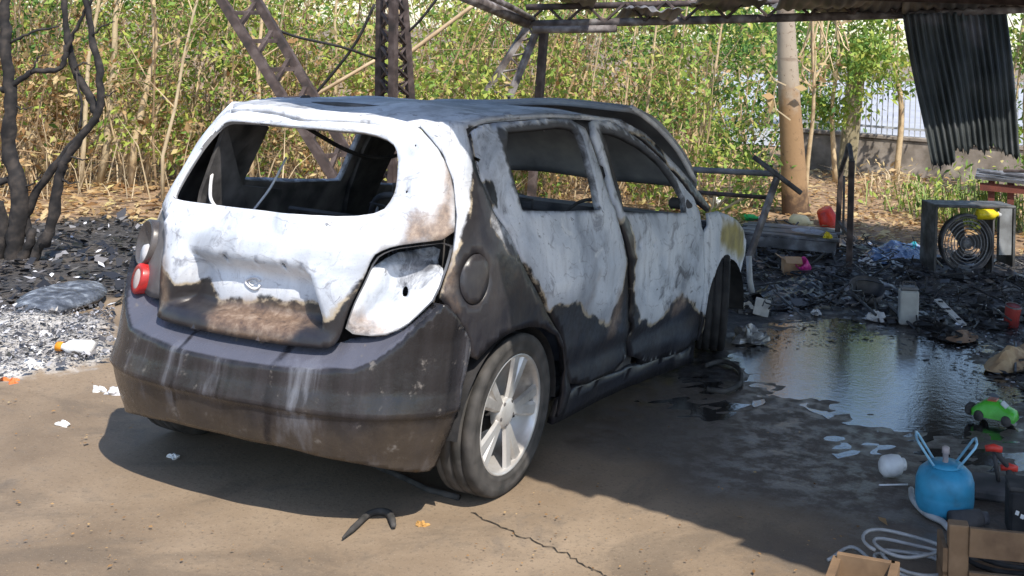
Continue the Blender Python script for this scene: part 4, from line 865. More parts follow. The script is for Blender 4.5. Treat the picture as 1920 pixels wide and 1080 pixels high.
for k, (px, d, zc, rx, rz, tn, lab) in enumerate(SHR):
    b = GD(px, d); o = empty('shrub', b, 0, lab, 'shrub', 'shrubs at the thicket edge'); n = int(900*rx*rz*2.2)+260
    c, ci = clumps(n, 16, (0, 0, zc), (rx, rx*.8, rz), 100+k, .13); c[:, 2] = np.maximum(c[:, 2], .03); q = np.random.default_rng(k)
    tone = np.clip(tn+q.normal(0, .07, n)+(q.random(16)[ci]-.5)*.16, .5, 1); dry = q.random(n) < .10; tone[dry] = q.uniform(.15, .42, dry.sum())
    V, T = leaf_geo(c, q.uniform(.05, .10, n), tone, .45, 0, .2, 300+k); leaf_object('foliage', V, T, LEAF, o)
    mb = MB()
    for _ in range(7): e = np.array([q.normal(0, rx*.5), q.normal(0, rx*.5), zc+rz*q.uniform(0, .8)]); mb.tube([(q.normal(0, .05), q.normal(0, .05), 0), e*.5+q.normal(0, .04, 3), e], [.018, .012, .004], 5)
    mb.build('stems', STEMD, o)
# fallen leaves
n = 15000; px = r.uniform(-60, 2000, n); d = 9.6+r.random(n)**1.2*9; P = np.array([GD(a, b) for a, b in zip(px, d)]); lz = np.interp(0, [0, 1], [0, 1])
keep = sdf(LITTER, P[:, :2]) > -.35*r.random(n)-.05; keep &= (sdf(SOOT_R, P[:, :2]) < r.random(n)*.25) & (sdf(SOOT_L, P[:, :2]) < r.random(n)*.3); P = P[keep]; P[:, 2] = .05*vnoise(P[:, 0], P[:, 1], 1.3, 4)+.015+.035*r.random(len(P))
V, T = leaf_geo(P, r.uniform(.05, .13, len(P)), np.clip(r.normal(.24, .12, len(P)), 0, .46), .5, .85, 0, 77)
tag(leaf_object('leaf_litter', V, T, LEAF), 'brown fallen leaves covering the soil behind the burnt clutter', 'leaf litter', kind='stuff')
n = 900; P = np.array([G(a, b) for a, b in zip(r.uniform(0, 1900, n), 690+390*r.random(n)**1.3)]); P = P[(sdf(WET, P[:, :2]) < .2) | (r.random(n) < .25)]; P = P[~((np.abs(P[:, 0]) < .95) & (P[:, 1] > -.75))]; P[:, 2] = .012
V, T = leaf_geo(P, r.uniform(.004, .016, len(P))*np.where(r.random(len(P)) < .06, 2.2, 1), np.clip(r.normal(.12, .1, len(P)), 0, .46), .6, .9, 0, 78)
tag(leaf_object('slab_crumbs', V, T, LEAF), 'tiny leaf crumbs and grit scattered over the slab', 'crumbs', kind='stuff')

# ---- charred tree at the left edge
d0 = 8.3; base = GD(22, d0)
bt = empty('charred_tree', base, 0, 'charred black tree with bare crooked limbs at the left edge', 'tree')
def limb(name, pts, rad, parent=bt, mat=STEMB, dd=0.):
    p = spline([DP(x, y, d0+dd)-base for x, y in pts], 5); p = [q+rng.normal(0, .005, 3) for q in p]; return MB().tube(p, list(np.linspace(rad[0], rad[1], len(p))*rng.uniform(.86, 1.16, len(p))), 8).build(name, mat, parent, True)
limb('trunk', [(22, 520), (30, 440), (36, 350), (16, 280), (22, 190), (14, 120), (8, 40), (14, -30)], (.066, .030))
limb('trunk', [(-20, 520), (2, 440), (-8, 380)], (.08, .05))
limb('branch', [(85, 460), (100, 400), (112, 330), (128, 290), (165, 240), (186, 205), (188, 150), (172, 70), (156, -20)], (.040, .020))
limb('branch', [(52, 440), (52, 395), (92, 325), (135, 270), (182, 222)], (.034, .024), dd=.05)
limb('branch', [(182, 215), (170, 185), (140, 130), (125, 60), (118, -20)], (.032, .018), dd=.05)
limb('branch', [(5, 168), (32, 155), (60, 135), (115, 125), (124, 85)], (.026, .016))
limb('branch', [(115, 125), (125, 95), (150, 40), (178, -10)], (.018, .010))
limb('branch', [(-10, 340), (20, 338), (48, 348)], (.03, .016))
limb('branch', [(150, 240), (152, 190), (140, 130)], (.012, .006)); limb('branch', [(20, 80), (60, 60), (110, 50)], (.012, .006))
for pts_ in (((186, 205), (200, 180), (222, 168)), ((128, 290), (150, 300), (172, 296)), ((172, 70), (190, 50), (215, 40)), ((20, 190), (40, 205), (62, 200)), ((112, 330), (130, 345), (150, 340)), ((60, 135), (70, 110), (92, 100)), ((140, 130), (158, 118), (172, 124)), ((36, 350), (60, 345), (78, 330))): limb('twig', pts_, (.009, .003))
limb('root', [(60, 430), (50, 470), (20, 515)], (.03, .05)); limb('root', [(95, 430), (70, 470), (55, 520)], (.035, .04))

# ---- pale tree at right with its crown above the frame
d1 = 12.75; base = GD(1492, d1)
pt = empty('pale_tree', base, 0, 'tall tree with straight pale grey and orange-brown trunk at right', 'tree')
def bark():
    t = NT('patchy_bark'); co = t.coord(); z = t.node('ShaderNodeSeparateXYZ'); t.l.new(t.coord(), z.inputs[0])
    n = t.noise(6, 7, .65, co); v = t.math('ADD', z.outputs[2], t.math('MULTIPLY', t.math('SUBTRACT', n, .5), .9))
    col = t.mix(t.step(v, 1.15, 1.5), (.33, .21, .115), (.40, .335, .265)); col = t.mix(t.step(v, .10, .35), (.10, .065, .045), col)
    col = t.mix(t.step(t.noise(16, 6, .7, co), .58, .68), col, (.14, .095, .06)); ring = t.noise(1, 3, .5, t.coord('Object', (1, 1, 7))); col = t.mix(t.math('MULTIPLY', t.step(ring, .60, .68), .5), col, (.16, .11, .08))
    t.out(col, .85, 0, .2); t.bump(n, .4, .02); return t.m
BARK = bark()
p = spline([DP(x, y, d1)-base for x, y in ((1496, 420), (1491, 380), (1487, 300), (1481, 200), (1477, 120), (1474, 50), (1466, -160), (1455, -700))], 5)
p[0] = np.array([p[0][0], p[0][1], -.05])
rads = list(np.interp(np.arange(len(p)), [0, 3, 8, 14, 20, len(p)-1], [.20, .165, .150, .132, .122, .08]))
MB().tube(p, rads, 14).build('trunk', BARK, pt, True)
mb = MB(); top = p[-1]
for k in range(9):
    a = k*2.4; e = top+np.array([1.3*math.cos(a), 1.3*math.sin(a), .5+.25*(k % 4)]); mb.tube([top+[0, 0, -.15*k], (top+e)/2+r.normal(0, .08, 3), e], [.05, .035, .01], 6)
mb.build('limbs', BARK, pt, True)
c, ci = clumps(1500, 20, top+[0, 0, .7], (1.5, 1.5, .8), 55, .28); V, T = leaf_geo(c, .12, np.clip(r.normal(.7, .1, 1500), .5, 1), .45, 0, .3, 9); leaf_object('crown', V, T, LEAF, pt)
mb = MB()
for pts in (((1474, 160), (1452, 150), (1436, 125)), ((1482, 225), (1455, 205), (1432, 200), (1424, 150)), ((1455, 206), (1450, 180), (1458, 150))): mb.tube([DP(x, y, d1-.2)-base for x, y in pts], [.012, .008, .004, .003][:len(pts)], 4)
mb.build('dry_twig', STEMP, pt)
V, T = leaf_geo(np.array([DP(1444+q*3, 190+q*9, d1-.25)-base for q in (-1, 0, 1)]+[DP(1502, 165, d1-.2)-base, DP(1432, 95, d1)-base]), .16, np.array([.2, .3, .25, .3, .28]), .5, 0, 1.6, 4)
for k in range(5): leaf_object('dry_leaf', V[4*k:4*k+4], T[4*k:4*k+4], LEAF, pt)
# sapling right of it
def small_tree(pxs, d, label, rad, tones, crown=None, mat=STEMD, name='young_tree', nl=500, seed=1):
    base = GD(pxs[0][0], d); o = empty(name, base, 0, label, 'tree'); p = spline([base*0]+[DP(x, y, d)-base for x, y in pxs[1:]], 5)
    MB().tube(p, list(np.linspace(rad, rad*.5, len(p))), 7).build('trunk', mat, o, True); q = np.random.default_rng(seed)
    if crown:
        (cx, cy, w, h) = crown; c0 = DP(cx, cy, d)-base; m = d/FPX
        c, ci = clumps(nl, 22, c0, (w*m, w*m*.7, h*m), seed, .16); tone = np.clip(q.normal(tones, .08, nl)+(q.random(22)[ci]-.5)*.15, 0, 1)
        V, T = leaf_geo(c, q.uniform(.07, .14, nl), tone, .42, 0, .35, seed); leaf_object('crown', V, T, LEAF, o)
        mb = MB()
        for k in range(9): j = q.integers(len(p)//2, len(p)); e = c[q.integers(0, nl)]; mb.tube([p[j], (p[j]+e)/2+q.normal(0, .05, 3), e], [rad*.45, rad*.3, .004], 4)
        mb.build('limbs', mat, o)
    return o
small_tree([(1508, 372), (1515, 300), (1524, 220), (1526, 150), (1524, 90), (1524, -10)], 12.9, 'thin tan sapling with forked twigs right of the pale trunk', .03, .3, (1530, 120, 26, 40), STEMD, 'sapling', 60, 3)
small_tree([(1566, 330), (1560, 200), (1572, 100), (1560, -40)], 16.0, 'slim green tree behind the low concrete wall, left of the square post', .04, .68, (1578, 105, 70, 85), STEMD, 'young_tree', 2000, 4)
small_tree([(1680, 330), (1690, 200), (1670, 80), (1680, -40)], 16.4, 'bright green tree overhanging the bar fence left of the hanging sheet', .05, .60, (1670, 85, 70, 60), STEMD, 'young_tree', 1600, 5)
small_tree([(1930, 330), (1925, 200), (1930, 80), (1930, -40)], 15.0, 'green tree showing at the right edge beside the hanging sheet', .06, .66, (1925, 150, 40, 150), STEMD, 'young_tree', 1500, 6)
small_tree([(1530, 330), (1535, 200), (1540, 100), (1540, -40)], 18.5, 'blue-green tree behind the pale trunk and low wall', .05, .80, (1520, 190, 45, 90), STEMD, 'young_tree', 1100, 7)
# far trees that close the view behind the thicket
FT = [(-780, 21, 6.0), (-520, 20, 5.8), (-280, 22, 6.2), (-60, 21, 5.5), (130, 23, 6.2), (320, 20.5, 6.5), (520, 22.5, 6.2), (700, 21, 6.0), (880, 23, 6.2), (1060, 21.5, 4.6), (1200, 24.5, 3.6), (1330, 25, 3.2), (1440, 26, 3.0)]
for k, (px, d, h) in enumerate(FT):
    b = GD(px, d); o = empty('background_tree', b, 0, 'green background tree behind the thicket, '+ORD[k]+' from the left', 'tree', 'trees behind the thicket'); q = np.random.default_rng(500+k)
    MB().tube(curvy(b*0, h*.8, (0, 0), q, 5, .08), list(np.linspace(.12, .04, 6)), 7).build('trunk', STEMD, o, True)
    n = 2300; c, ci = clumps(n, 34, (0, 0, h*.52), (1.9, 1.4, h*.36), 600+k, .34); c[:, 2] = np.maximum(c[:, 2], .05); tone = np.clip(q.normal(.66, .09, n)+(q.random(34)[ci]-.5)*.2, .3, 1)
    V, T = leaf_geo(c, q.uniform(.12, .26, n), tone, .45, 0, .3, 700+k); leaf_object('crown', V, T, LEAF, o)
# grass and weeds at right below the hanging sheet
for k, (px, d, n, h, lab) in enumerate([(1725, 13.4, 200, .42, 'green weed clump at the left foot of the hanging sheet'), (1795, 12.6, 260, .5, 'bright green weed clump under the middle of the hanging sheet'), (1868, 12.4, 300, .7, 'tall green weed clump under the right end of the hanging sheet'), (1660, 14.8, 160, .40, 'dry grey weed clump in front of the low concrete wall')]):
    b = GD(px, d); o = empty('weed_clump', b, 0, lab, 'weeds', 'weeds near the hanging sheet'); q = np.random.default_rng(40+k); mb = MB()
    for _ in range(n//3):
        a = q.uniform(0, 6.28); l = q.uniform(.1, .45); hh = h*q.uniform(.4, 1.15); s_ = np.array([q.normal(0, .22), q.normal(0, .18), 0]); w = np.array([-math.sin(a), math.cos(a), 0])*.008; e = s_+np.array([math.cos(a)*l, math.sin(a)*l, hh*.85]); m = s_+np.array([math.cos(a)*l*.4, math.sin(a)*l*.4, hh*.75]); mb.add([s_-w, s_+w, m+w, m-w, e], [(0, 1, 2, 3), (3, 2, 4)])
    tag(mb.build('blades', simple('weed_blade', (.16, .25, .06), (.30, .36, .12), 3, .6) if k < 3 else STEMP, o), kind='stuff')
    c = np.stack([q.normal(0, .3, n), q.normal(0, .22, n), np.abs(q.normal(h*.5, h*.3, n))], 1); V, T = leaf_geo(c, q.uniform(.05, .10, n), np.clip(q.normal(.60 if k < 3 else .3, .1, n), .2, 1), .4, 0, .1, 80+k); leaf_object('foliage', V, T, LEAF, o)
# boundary wall, bar fence and post
WCON = simple('weathered_concrete', (.30, .265, .235), (.22, .19, .165), 4, .9, 0, .3, c3=(.15, .13, .11))
w0, w1 = GD(1500, 17.6), GD(2080, 16.2); dv_ = (w1-w0); L_ = np.linalg.norm(dv_); ang = math.atan2(dv_[1], dv_[0])
bw = empty('low_wall', w0, ang, 'low weathered concrete boundary wall behind the leaf litter', 'wall')
MB().box((L_/2, 0, .26), (L_, .14, .56), (0, 0, 0), .01).build('wall_body', WCON, bw); MB().box((L_/2, 0, .575), (L_+.02, .20, .06), (0, 0, 0), .01).build('coping', WCON, bw)
FB = simple('galvanised_bar', (.50, .52, .55), (.40, .42, .45), 8, .5, .3)
fb = empty('bar_fence', (w0[0], w0[1], .0), ang, 'pale vertical bar fence standing on the low concrete wall', 'fence')
for zz in (.72, 1.52): MB().box((L_/2, 0, zz), (L_, .03, .035)).build('rail', FB, fb)
src = MB().box((0, 0, 1.10), (.016, .016, 1.0)).build('bar', FB, fb); src.location = (.08, 0, 0); nb = int(L_/.085)
for k in range(1, nb):
    o = src.copy(); COL.objects.link(o); o.parent = fb; o.location = (.08+.085*k, 0, 0)
b = GD(1592, 16.6); pc = tag(MB().box((0, 0, .80), (.26, .24, 1.6), (.0, .06, .3), .02).build('square_post', simple('mossy_post', (.23, .20, .13), (.30, .26, .17), 5, .9, 0, .3), None, False, b), 'square mossy grey post in front of the low wall', 'post')
# ------------------------------------------------------------------ burnt clutter
DEB = leaf_material('burnt_scraps', [(0, (.008, .008, .010)), (.45, (.024, .024, .027)), (.62, (.07, .068, .072)), (.78, (.18, .17, .17)), (.90, (.40, .40, .43)), (1, (.70, .70, .74))], .0, .32)
def shard_geo(C, size, tone, seed, tilt=.5):
    q = np.random.default_rng(seed); n = len(C); a = q.uniform(0, 6.28, n); u = np.stack([np.cos(a), np.sin(a), q.normal(0, tilt, n)], 1); v = np.stack([-np.sin(a), np.cos(a), q.normal(0, tilt, n)], 1)
    L = np.broadcast_to(size, n)[:, None]*q.uniform(.4, 1.4, (n, 1)); W = L*q.uniform(.2, .9, (n, 1)); C = C+np.array([0, 0, 1])*np.abs(u[:, 2:3]*L*.5)
    j = lambda: q.uniform(.6, 1.3, (n, 1))
    V = np.stack([C-u*L*.5*j(), C-v*W*.5*j()+[0, 0, .004], C+u*L*.5*j(), C+v*W*.5*j()], 1).reshape(-1, 3); V[:, 2] = np.maximum(V[:, 2], .004); return V, np.repeat(tone, 4)
def in_poly(poly, n, seed, power=1.):
    q = np.random.default_rng(seed); lo, hi = poly.min(0), poly.max(0); out = np.zeros((0, 2))
    while len(out) < n: c = q.uniform(lo, hi, (n*2, 2)); out = np.concatenate([out, c[inside(poly, c)]])
    return out[:n]
RUB = gpoly([(1335, 640), (1330, 500), (1345, 440), (1420, 420), (1560, 458), (1740, 470), (1990, 490), (2060, 640), (2040, 790), (1930, 760), (1850, 655), (1700, 615), (1560, 585), (1470, 600), (1400, 640)])
q_ = np.random.default_rng(11); C = in_poly(RUB, 9000, 12); C = C+q_.normal(0, .1, C.shape); C = C[~((np.abs(C[:, 0]) < .95) & (C[:, 1] < 3.5))]; hh = np.abs(q_.normal(0, .018, len(C)))+.03*np.clip(vnoise(C[:, 0], C[:, 1], 3.3, 2), 0, 1)
V, T = shard_geo(np.concatenate([C, hh[:, None]], 1), q_.choice([.02, .035, .06, .12], len(C), p=[.45, .35, .15, .05]), np.clip(q_.beta(1.4, 2.9, len(C))*1.12, 0, 1), 13, .18)
Cw = in_poly(gpoly([(1380, 660), (1500, 600), (1700, 612), (1850, 640), (1930, 700), (1960, 790), (1840, 790), (1800, 700), (1640, 640), (1480, 650)]), 900, 33); V2, T2 = shard_geo(np.concatenate([Cw, np.full((len(Cw), 1), .0)], 1), q_.choice([.015, .03, .06], len(Cw), p=[.55, .35, .1]), np.clip(q_.beta(1.3, 2.6, len(Cw))*1.2, 0, 1), 34, .06); V = np.concatenate([V, V2]); T = np.concatenate([T, T2])
tag(leaf_object('burnt_rubble', V, T, DEB), 'black charred scraps strewn over the wet ground right of the car', 'rubble', kind='stuff')
C = in_poly(SOOT_L, 2200, 14); V, T = shard_geo(np.concatenate([C, np.full((len(C), 1), .01)], 1), q_.choice([.03, .06, .1], len(C), p=[.5, .35, .15]), np.clip(q_.beta(1.5, 2.4, len(C))*1.15, 0, 1), 15, .3)
tag(leaf_object('charred_ground_scraps', V, T, DEB), 'charred leaves and scraps on the black soil left of the car', 'rubble', kind='stuff')
C = in_poly(ASH, 5200, 16); hz_ = .05*(1+.7*vnoise(C[:, 0], C[:, 1], 7))+.01; V, T = shard_geo(np.concatenate([C, hz_[:, None]], 1), q_.choice([.012, .022, .05], len(C), p=[.5, .42, .08]), np.clip(q_.normal(.68, .17, len(C)), 0, .97), 17, .35)
tag(leaf_object('ash_flakes', V, T, DEB), 'pale grey ash and burnt paper flakes heaped left of the car', 'ash', kind='stuff')
mb = MB()
for k in range(130):
    c = in_poly(RUB, 1, 900+k)[0]
    if abs(c[0]) < 1.0 and c[1] < 3.5: continue
    a = q_.uniform(0, 3.14); L = q_.uniform(.08, .45); e = np.array([math.cos(a)*L, math.sin(a)*L, q_.uniform(-.02, .12)]); b = np.array([c[0], c[1], .03+.05*q_.random()]); mb.tube([b-e/2, b+e/2+[0, 0, .01]], q_.uniform(.004, .012), 5)
for k in range(70):                                     # tangled wire and crumpled lumps
    c = in_poly(RUB, 1, 2900+k)[0]
    if abs(c[0]) < 1.0 and c[1] < 3.5: continue
    n_ = q_.integers(8, 16); w_ = np.cumsum(q_.normal(0, .045, (n_, 3)), 0); w_[:, 2] = np.abs(w_[:, 2])*.6; mb.tube(spline([np.array([c[0], c[1], .02])+v_ for v in [0] for v_ in w_], 3), .0035+.003*q_.random(), 4)
for k in range(60):
    c = in_poly(RUB, 1, 3900+k)[0]
    if abs(c[0]) < 1.05 and c[1] < 3.5: continue
    s_ = q_.uniform(.05, .17); vs = []
    for j in range(6):
        t_ = j/5*math.pi*.5
        for i in range(10): a_ = 2*math.pi*i/10; k_ = q_.uniform(.6, 1.3); vs.append((c[0]+s_*k_*math.sin(t_)*math.cos(a_), c[1]+s_*.7*k_*math.sin(t_)*math.sin(a_), s_*.5*k_*math.cos(t_)))
    mb.add(vs, [(j*10+i, (j+1)*10+i, (j+1)*10+(i+1) % 10, j*10+(i+1) % 10) for j in range(5) for i in range(10)])
tag(mb.build('charred_sticks', simple('charred_scrap', (.012, .012, .013), (.035, .033, .034), 9, .45, 0, .5, c3=(.12, .115, .12), hi=.78)), 'charred sticks, wires and crumpled lumps lying among the rubble', 'sticks', kind='stuff')
def blob(name, loc, size, mat, label, cat, seed, rough=.25, n=(18, 12), flat=True, amp2=.12):
    """an irregular crumpled heap"""
    q = np.random.default_rng(seed); ph = q.random(8)*6; vs = []; nu, nv = n
    for j in range(nv+1):
        t = j/nv*math.pi*(.5 if flat else 1)
        for i in range(nu):
            a = 2*math.pi*i/nu; k = 1+rough*(math.sin(3*a+ph[0]+2*t)+math.sin(5*a+ph[1]-3*t)*.6)+amp2*math.sin(9*a+ph[2]+5*t)+q.normal(0, rough*.18)
            vs.append((size[0]*k*math.sin(t)*math.cos(a), size[1]*k*math.sin(t)*math.sin(a), size[2]*k*math.cos(t)*(1 if flat else .5)+(0 if flat else size[2]*.5)))
    fs = [(j*nu+i, j*nu+(i+1) % nu, (j+1)*nu+(i+1) % nu, (j+1)*nu+i)[::-1] for j in range(nv) for i in range(nu)]
    return tag(mesh(name, vs, fs, mat, None, False, loc), label, cat)
PL = lambda n, c, r=.35: simple(n, c, tuple(v*.80 for v in c), 11, r, 0, .12, 7, c3=tuple(v*.35+.03 for v in c), lo=.40, hi=.78)
def T4(loc, rot): return Matrix.Translation(Vector([float(v) for v in loc])) @ Euler(rot).to_matrix().to_4x4()
# bucket, jug, cups
b = G(1552, 431); o = empty('red_bucket', b, 0, 'red plastic bucket tipped over behind the burnt uprights', 'bucket')
M = T4((0, 0, .10), (.35, -.35, 0)); MB().lathe([(.115, -.11), (.118, -.10), (.082, .12), (.0, .12)], 20, M, False).build('bucket_body', PL('red_plastic', (.72, .045, .02)), o, True); MB().lathe([(.113, -.115), (.126, -.115), (.126, -.095), (.113, -.095), (.113, -.115)], 20, M, False).build('rim', PL('red_plastic', (.72, .045, .02)), o, True)
b = G(1500, 430); o = empty('cream_jug', b, -.3, 'cream plastic jug lying at the foot of the pale tree', 'jug')
M = T4((0, 0, .075), (0, math.pi/2, 0)); MB().lathe([(.0, -.115), (.05, -.115), (.072, -.09), (.075, .05), (.05, .09), (.022, .105), (.022, .13)], 18, M).build('jug_body', PL('cream_plastic', (.80, .66, .38), .45), o, True); MB().lathe([(.026, .125), (.026, .15), (0, .152)], 14, M, False).build('cap', PL('cream_plastic', (.80, .66, .38), .45), o, True)
b = G(1407, 414); o = empty('green_bottle', b, .4, 'small green plastic bottle lying in the litter beyond the bonnet', 'bottle')
M = T4((0, 0, .035), (0, math.pi/2, 0)); MB().lathe([(.03, -.09), (.035, -.08), (.035, .03), (.014, .07), (.014, .09)], 14, M).build('bottle_body', PL('green_plastic', (.03, .52, .13)), o, True); MB().lathe([(.018, .085), (.018, .105)], 12, M).build('cap', PL('white_plastic', (.78, .78, .78)), o, True)
b = G(1343, 388); tag(MB().lathe([(.0, 0), (.035, .0), (.045, .08), (.043, .08), (.033, .01), (0, .008)], 16, Euler((.5, .3, 0)).to_matrix().to_4x4(), False).build('white_cup', PL('white_plastic', (.78, .78, .78)), None, True, b+[0, 0, .02]), 'small white cup on the litter behind the raised bonnet', 'cup')
b = G(1513, 517); o = tag(MB().lathe([(0, 0), (.042, 0), (.055, .10), (.052, .10), (.040, .012), (0, .01)], 20, Euler((.7, -.5, 0)).to_matrix().to_4x4(), False).build('pink_cup', PL('pink_plastic', (.72, .05, .30)), None, True, b+[0, 0, .05]), 'bright pink plastic cup among the black rubble', 'cup')
CARD = simple('cardboard', (.46, .29, .17), (.36, .21, .12), 7, .85, 0, .2)
b = G(1483, 514); o = empty('cardboard_box', b, .5, 'scorched cardboard box left of the pink cup', 'box'); MB().box((0, 0, .065), (.15, .12, .13), (0, 0, 0), .004).build('box_body', CARD, o); MB().box((.0, -.09, .13), (.14, .08, .004), (.6, 0, 0)).build('flap', CARD, o); MB().box((-.1, 0, .14), (.07, .11, .004), (0, .5, 0)).build('flap', CARD, o)
b = G(1551, 446, .19); o = blob('yellow_wrapper', (b[0], b[1], .19), (.035, .03, .04), PL('yellow_plastic', (.80, .62, .02)), 'small yellow wrapper on the end of the low charred platform', 'wrapper', 5)
# low charred platform
b = G(1480, 472); o = empty('charred_platform', b, .18, 'low charred board platform beside the car front', 'platform')
PLK = simple('charred_board', (.035, .035, .038), (.10, .10, .11), 5, .5, 0, .3, c3=(.30, .31, .34), hi=.75)
for k in range(5): MB().box((0, -.20+.13*k, .175+.004*(k % 2)), (.94-.05*(k % 3), .12, .02), (0, 0, .01*(k-2))).build('board', PLK, o)
MB().box((0, -.27, .115), (.90, .02, .09)).build('front_board', PLK, o)
for sx in (-.4, .4):
    for sy in (-.2, .3): MB().box((sx, sy, .08), (.05, .05, .16)).build('leg', BLACK, o)
blob('grey_cloth', DP(1520, 436, depth(b)-.15), (.16, .07, .03), simple('scorched_cloth', (.42, .43, .47), (.28, .28, .31), 9, .9), 'scorched pale grey cloth lying on the charred platform', 'cloth', 8, .15)
# burnt uprights
a, c = G(1568, 472), G(1592, 512); o = empty('burnt_upright_frame', (a+c)/2, 0, 'pair of burnt dark steel uprights joined at the top beside the platform', 'frame'); m0 = (a+c)/2
ta = DP(1577, 318, depth(a)); tc = DP(1597, 302, depth(c))
MB().bar(a-m0, ta-m0, .045).build('upright', RUSTY, o); MB().bar(c-m0, tc-m0, .05).build('upright', RUSTY, o); MB().tube(spline([ta-m0, DP(1586, 292, 9.9)-m0, DP(1592, 272, 9.8)-m0, tc-m0], 4), .022, 6).build('twisted_strip', SOOT, o, True)
MB().bar(a-m0+[0, 0, .28], c-m0+[0, 0, .30], .03).build('cross_rail', RUSTY, o)
MB().tube([DP(1583, 330, 10.0)-m0, DP(1581, 440, 10.0)-m0], .012, 5).build('thin_rod', SOOT, o)
# steel rail frame
f0 = G(1397, 505); dd = depth(f0)+.3; o = empty('burnt_rail_frame', f0, 0, 'burnt steel rail frame with a slanting leg right of the bonnet', 'frame')
MB().tube([DP(1300, 318, dd)-f0, DP(1458, 326, dd)-f0], .026, 7).build('top_rail', SOOTL, o, True); MB().tube([DP(1300, 360, dd)-f0, DP(1445, 371, dd)-f0], .018, 6).build('lower_rail', RUSTY, o, True)
MB().bar(DP(1458, 330, dd)-f0, np.array([0, 0, .0]), .045).build('slanting_leg', RUSTG, o); MB().tube([DP(1302, 316, dd)-f0, np.array([*(GD(1296, dd)-f0)[:2], 0])], .024, 6).build('leg', SOOT, o)
p0, p1 = DP(1413, 294, dd-.15), DP(1502, 362, dd-.10); tag(MB().tube([p0-p1, p1-p1], .022, 7).build('leaning_pipe', SOOT, None, True, p1), 'dark steel pipe resting aslant on the burnt rail frame', 'pipe')
# air conditioner outdoor unit
a, c = G(1750, 518), G(1902, 518); W = np.linalg.norm(c-a); ang = math.atan2(c[1]-a[1], c[0]-a[0]); o = empty('burnt_condenser_unit', (a+c)/2, ang, 'gutted air conditioner condenser unit with round fan shroud', 'air conditioner'); H = .60
CASE = simple('scorched_casing', (.13, .135, .14), (.06, .06, .06), 5, .6, 0, .2, c3=(.03, .028, .028))
MB().box((0, .14, H-.012), (W, .30, .024), (0, 0, 0), .006).build('top_panel', CASE, o); MB().box((0, .14, .02), (W, .30, .04)).build('base_tray', SOOT, o); MB().box((-W/2+.012, .14, H/2), (.022, .29, H-.04)).build('side_panel', CASE, o); MB().box((W/2-.012, .14, H/2+.03), (.022, .29, H-.10)).build('side_panel', CASE, o)
MB().box((W/2-.10, 0, H/2+.08), (.12, .018, H*.66)).build('front_panel', simple('scorched_pale_panel', (.24, .25, .26), (.10, .10, .10), 6, .6), o); MB().box((W*.22, .10, H/2-.02), (.016, .22, H-.1)).build('divider', SOOT, o)
Mf = T4((-.075, -.005, .275), (math.pi/2, 0, 0)); sh = MB().lathe([(.235, -.10), (.222, -.02), (.235, .012), (.252, .0), (.25, -.05)], 36, Mf, False).build('fan_shroud', SOOT, o, True)
for k in range(7): MB().lathe([(.035+.03*k, .006), (.040+.03*k, .010), (.045+.03*k, .006)], 28, Mf, False).build('grille_ring', SOOTL if k % 2 else SOOT, sh, True)
for k in range(3):
    a_ = k*2.09; M2 = Mf @ Matrix.Rotation(a_, 4, 'Z'); v = [M2 @ Vector(p) for p in ((.03, -.02, -.05), (.20, -.07, -.03), (.205, .07, -.09), (.04, .05, -.08))]; fo = mesh('fan_blade', v, [(0, 1, 2, 3)], SOOT, sh); solid(fo, .006)
MB().lathe([(.05, -.09), (.05, -.02), (0, -.01)], 16, Mf, False).build('fan_hub', SOOTL, sh, True)
for sx in (-.17, .17): MB().box((sx, .14, -.0), (.05, .30, .03)).build('foot', SOOT, o)
b = DP(1852, 402, depth((a+c)/2)+.10); o = empty('yellow_bottle', b, ang+.1, 'yellow plastic bottle lodged inside the condenser casing', 'bottle'); M = T4((0, 0, 0), (0, math.pi/2, 0)); MB().lathe([(.03, -.11), (.045, -.10), (.045, .05), (.02, .09), (.02, .11)], 16, M).build('bottle_body', PL('yellow_plastic', (.80, .62, .02)), o, True); MB().lathe([(.026, .105), (.026, .13)], 12, M).build('cap', PL('white_plastic', (.78, .78, .78)), o, True)
# tarp, bags
def tarp(name, pts, h, mat, label, seed, cat='tarp'):
    P = chaikin(gpoly(pts), 2); V, F = triangulate(P, [], .035); d = np.clip(sdf(P, V)/.12, 0, 1); z = .012+d*(h*(.6+.4*vnoise(V[:, 0], V[:, 1], 9, seed))+.03*np.abs(vnoise(V[:, 0], V[:, 1], 23, seed+2)))
    c = V.mean(0); o = mesh(name, np.concatenate([V-c, z[:, None]], 1), F, mat, None, False, (c[0], c[1], 0)); return tag(o, label, cat)
tarp('blue_tarp', [(1598, 492), (1630, 468), (1690, 462), (1742, 470), (1745, 492), (1680, 500)], .09, simple('scorched_blue_sheet', (.03, .05, .10), (.09, .16, .30), 9, .25, 0, .1, c3=(.30, .34, .48), hi=.72), 'crumpled scorched blue plastic sheet left of the condenser unit', 1)
tarp('teal_bag', [(1688, 474), (1705, 464), (1738, 470), (1722, 486)], .12, PL('teal_plastic', (.02, .34, .42)), 'teal plastic bag on the blue sheet beside the condenser unit', 3, 'bag')
tarp('grey_scorched_sheet', [(1530, 560), (1580, 535), (1660, 530), (1690, 545), (1640, 570), (1570, 575)], .06, simple('scorched_film', (.05, .05, .055), (.13, .13, .14), 9, .35, 0, .1, c3=(.34, .34, .37), hi=.75), 'grey scorched plastic sheet in front of the burnt uprights', 7, 'sheet')
tarp('black_melted_sheet', [(1400, 560), (1450, 530), (1540, 525), (1580, 545), (1530, 575), (1440, 590)], .07, simple('melted_black', (.012, .012, .014), (.04, .04, .045), 12, .3, 0, .1), 'black melted plastic sheet beside the car front wheel', 9, 'sheet')
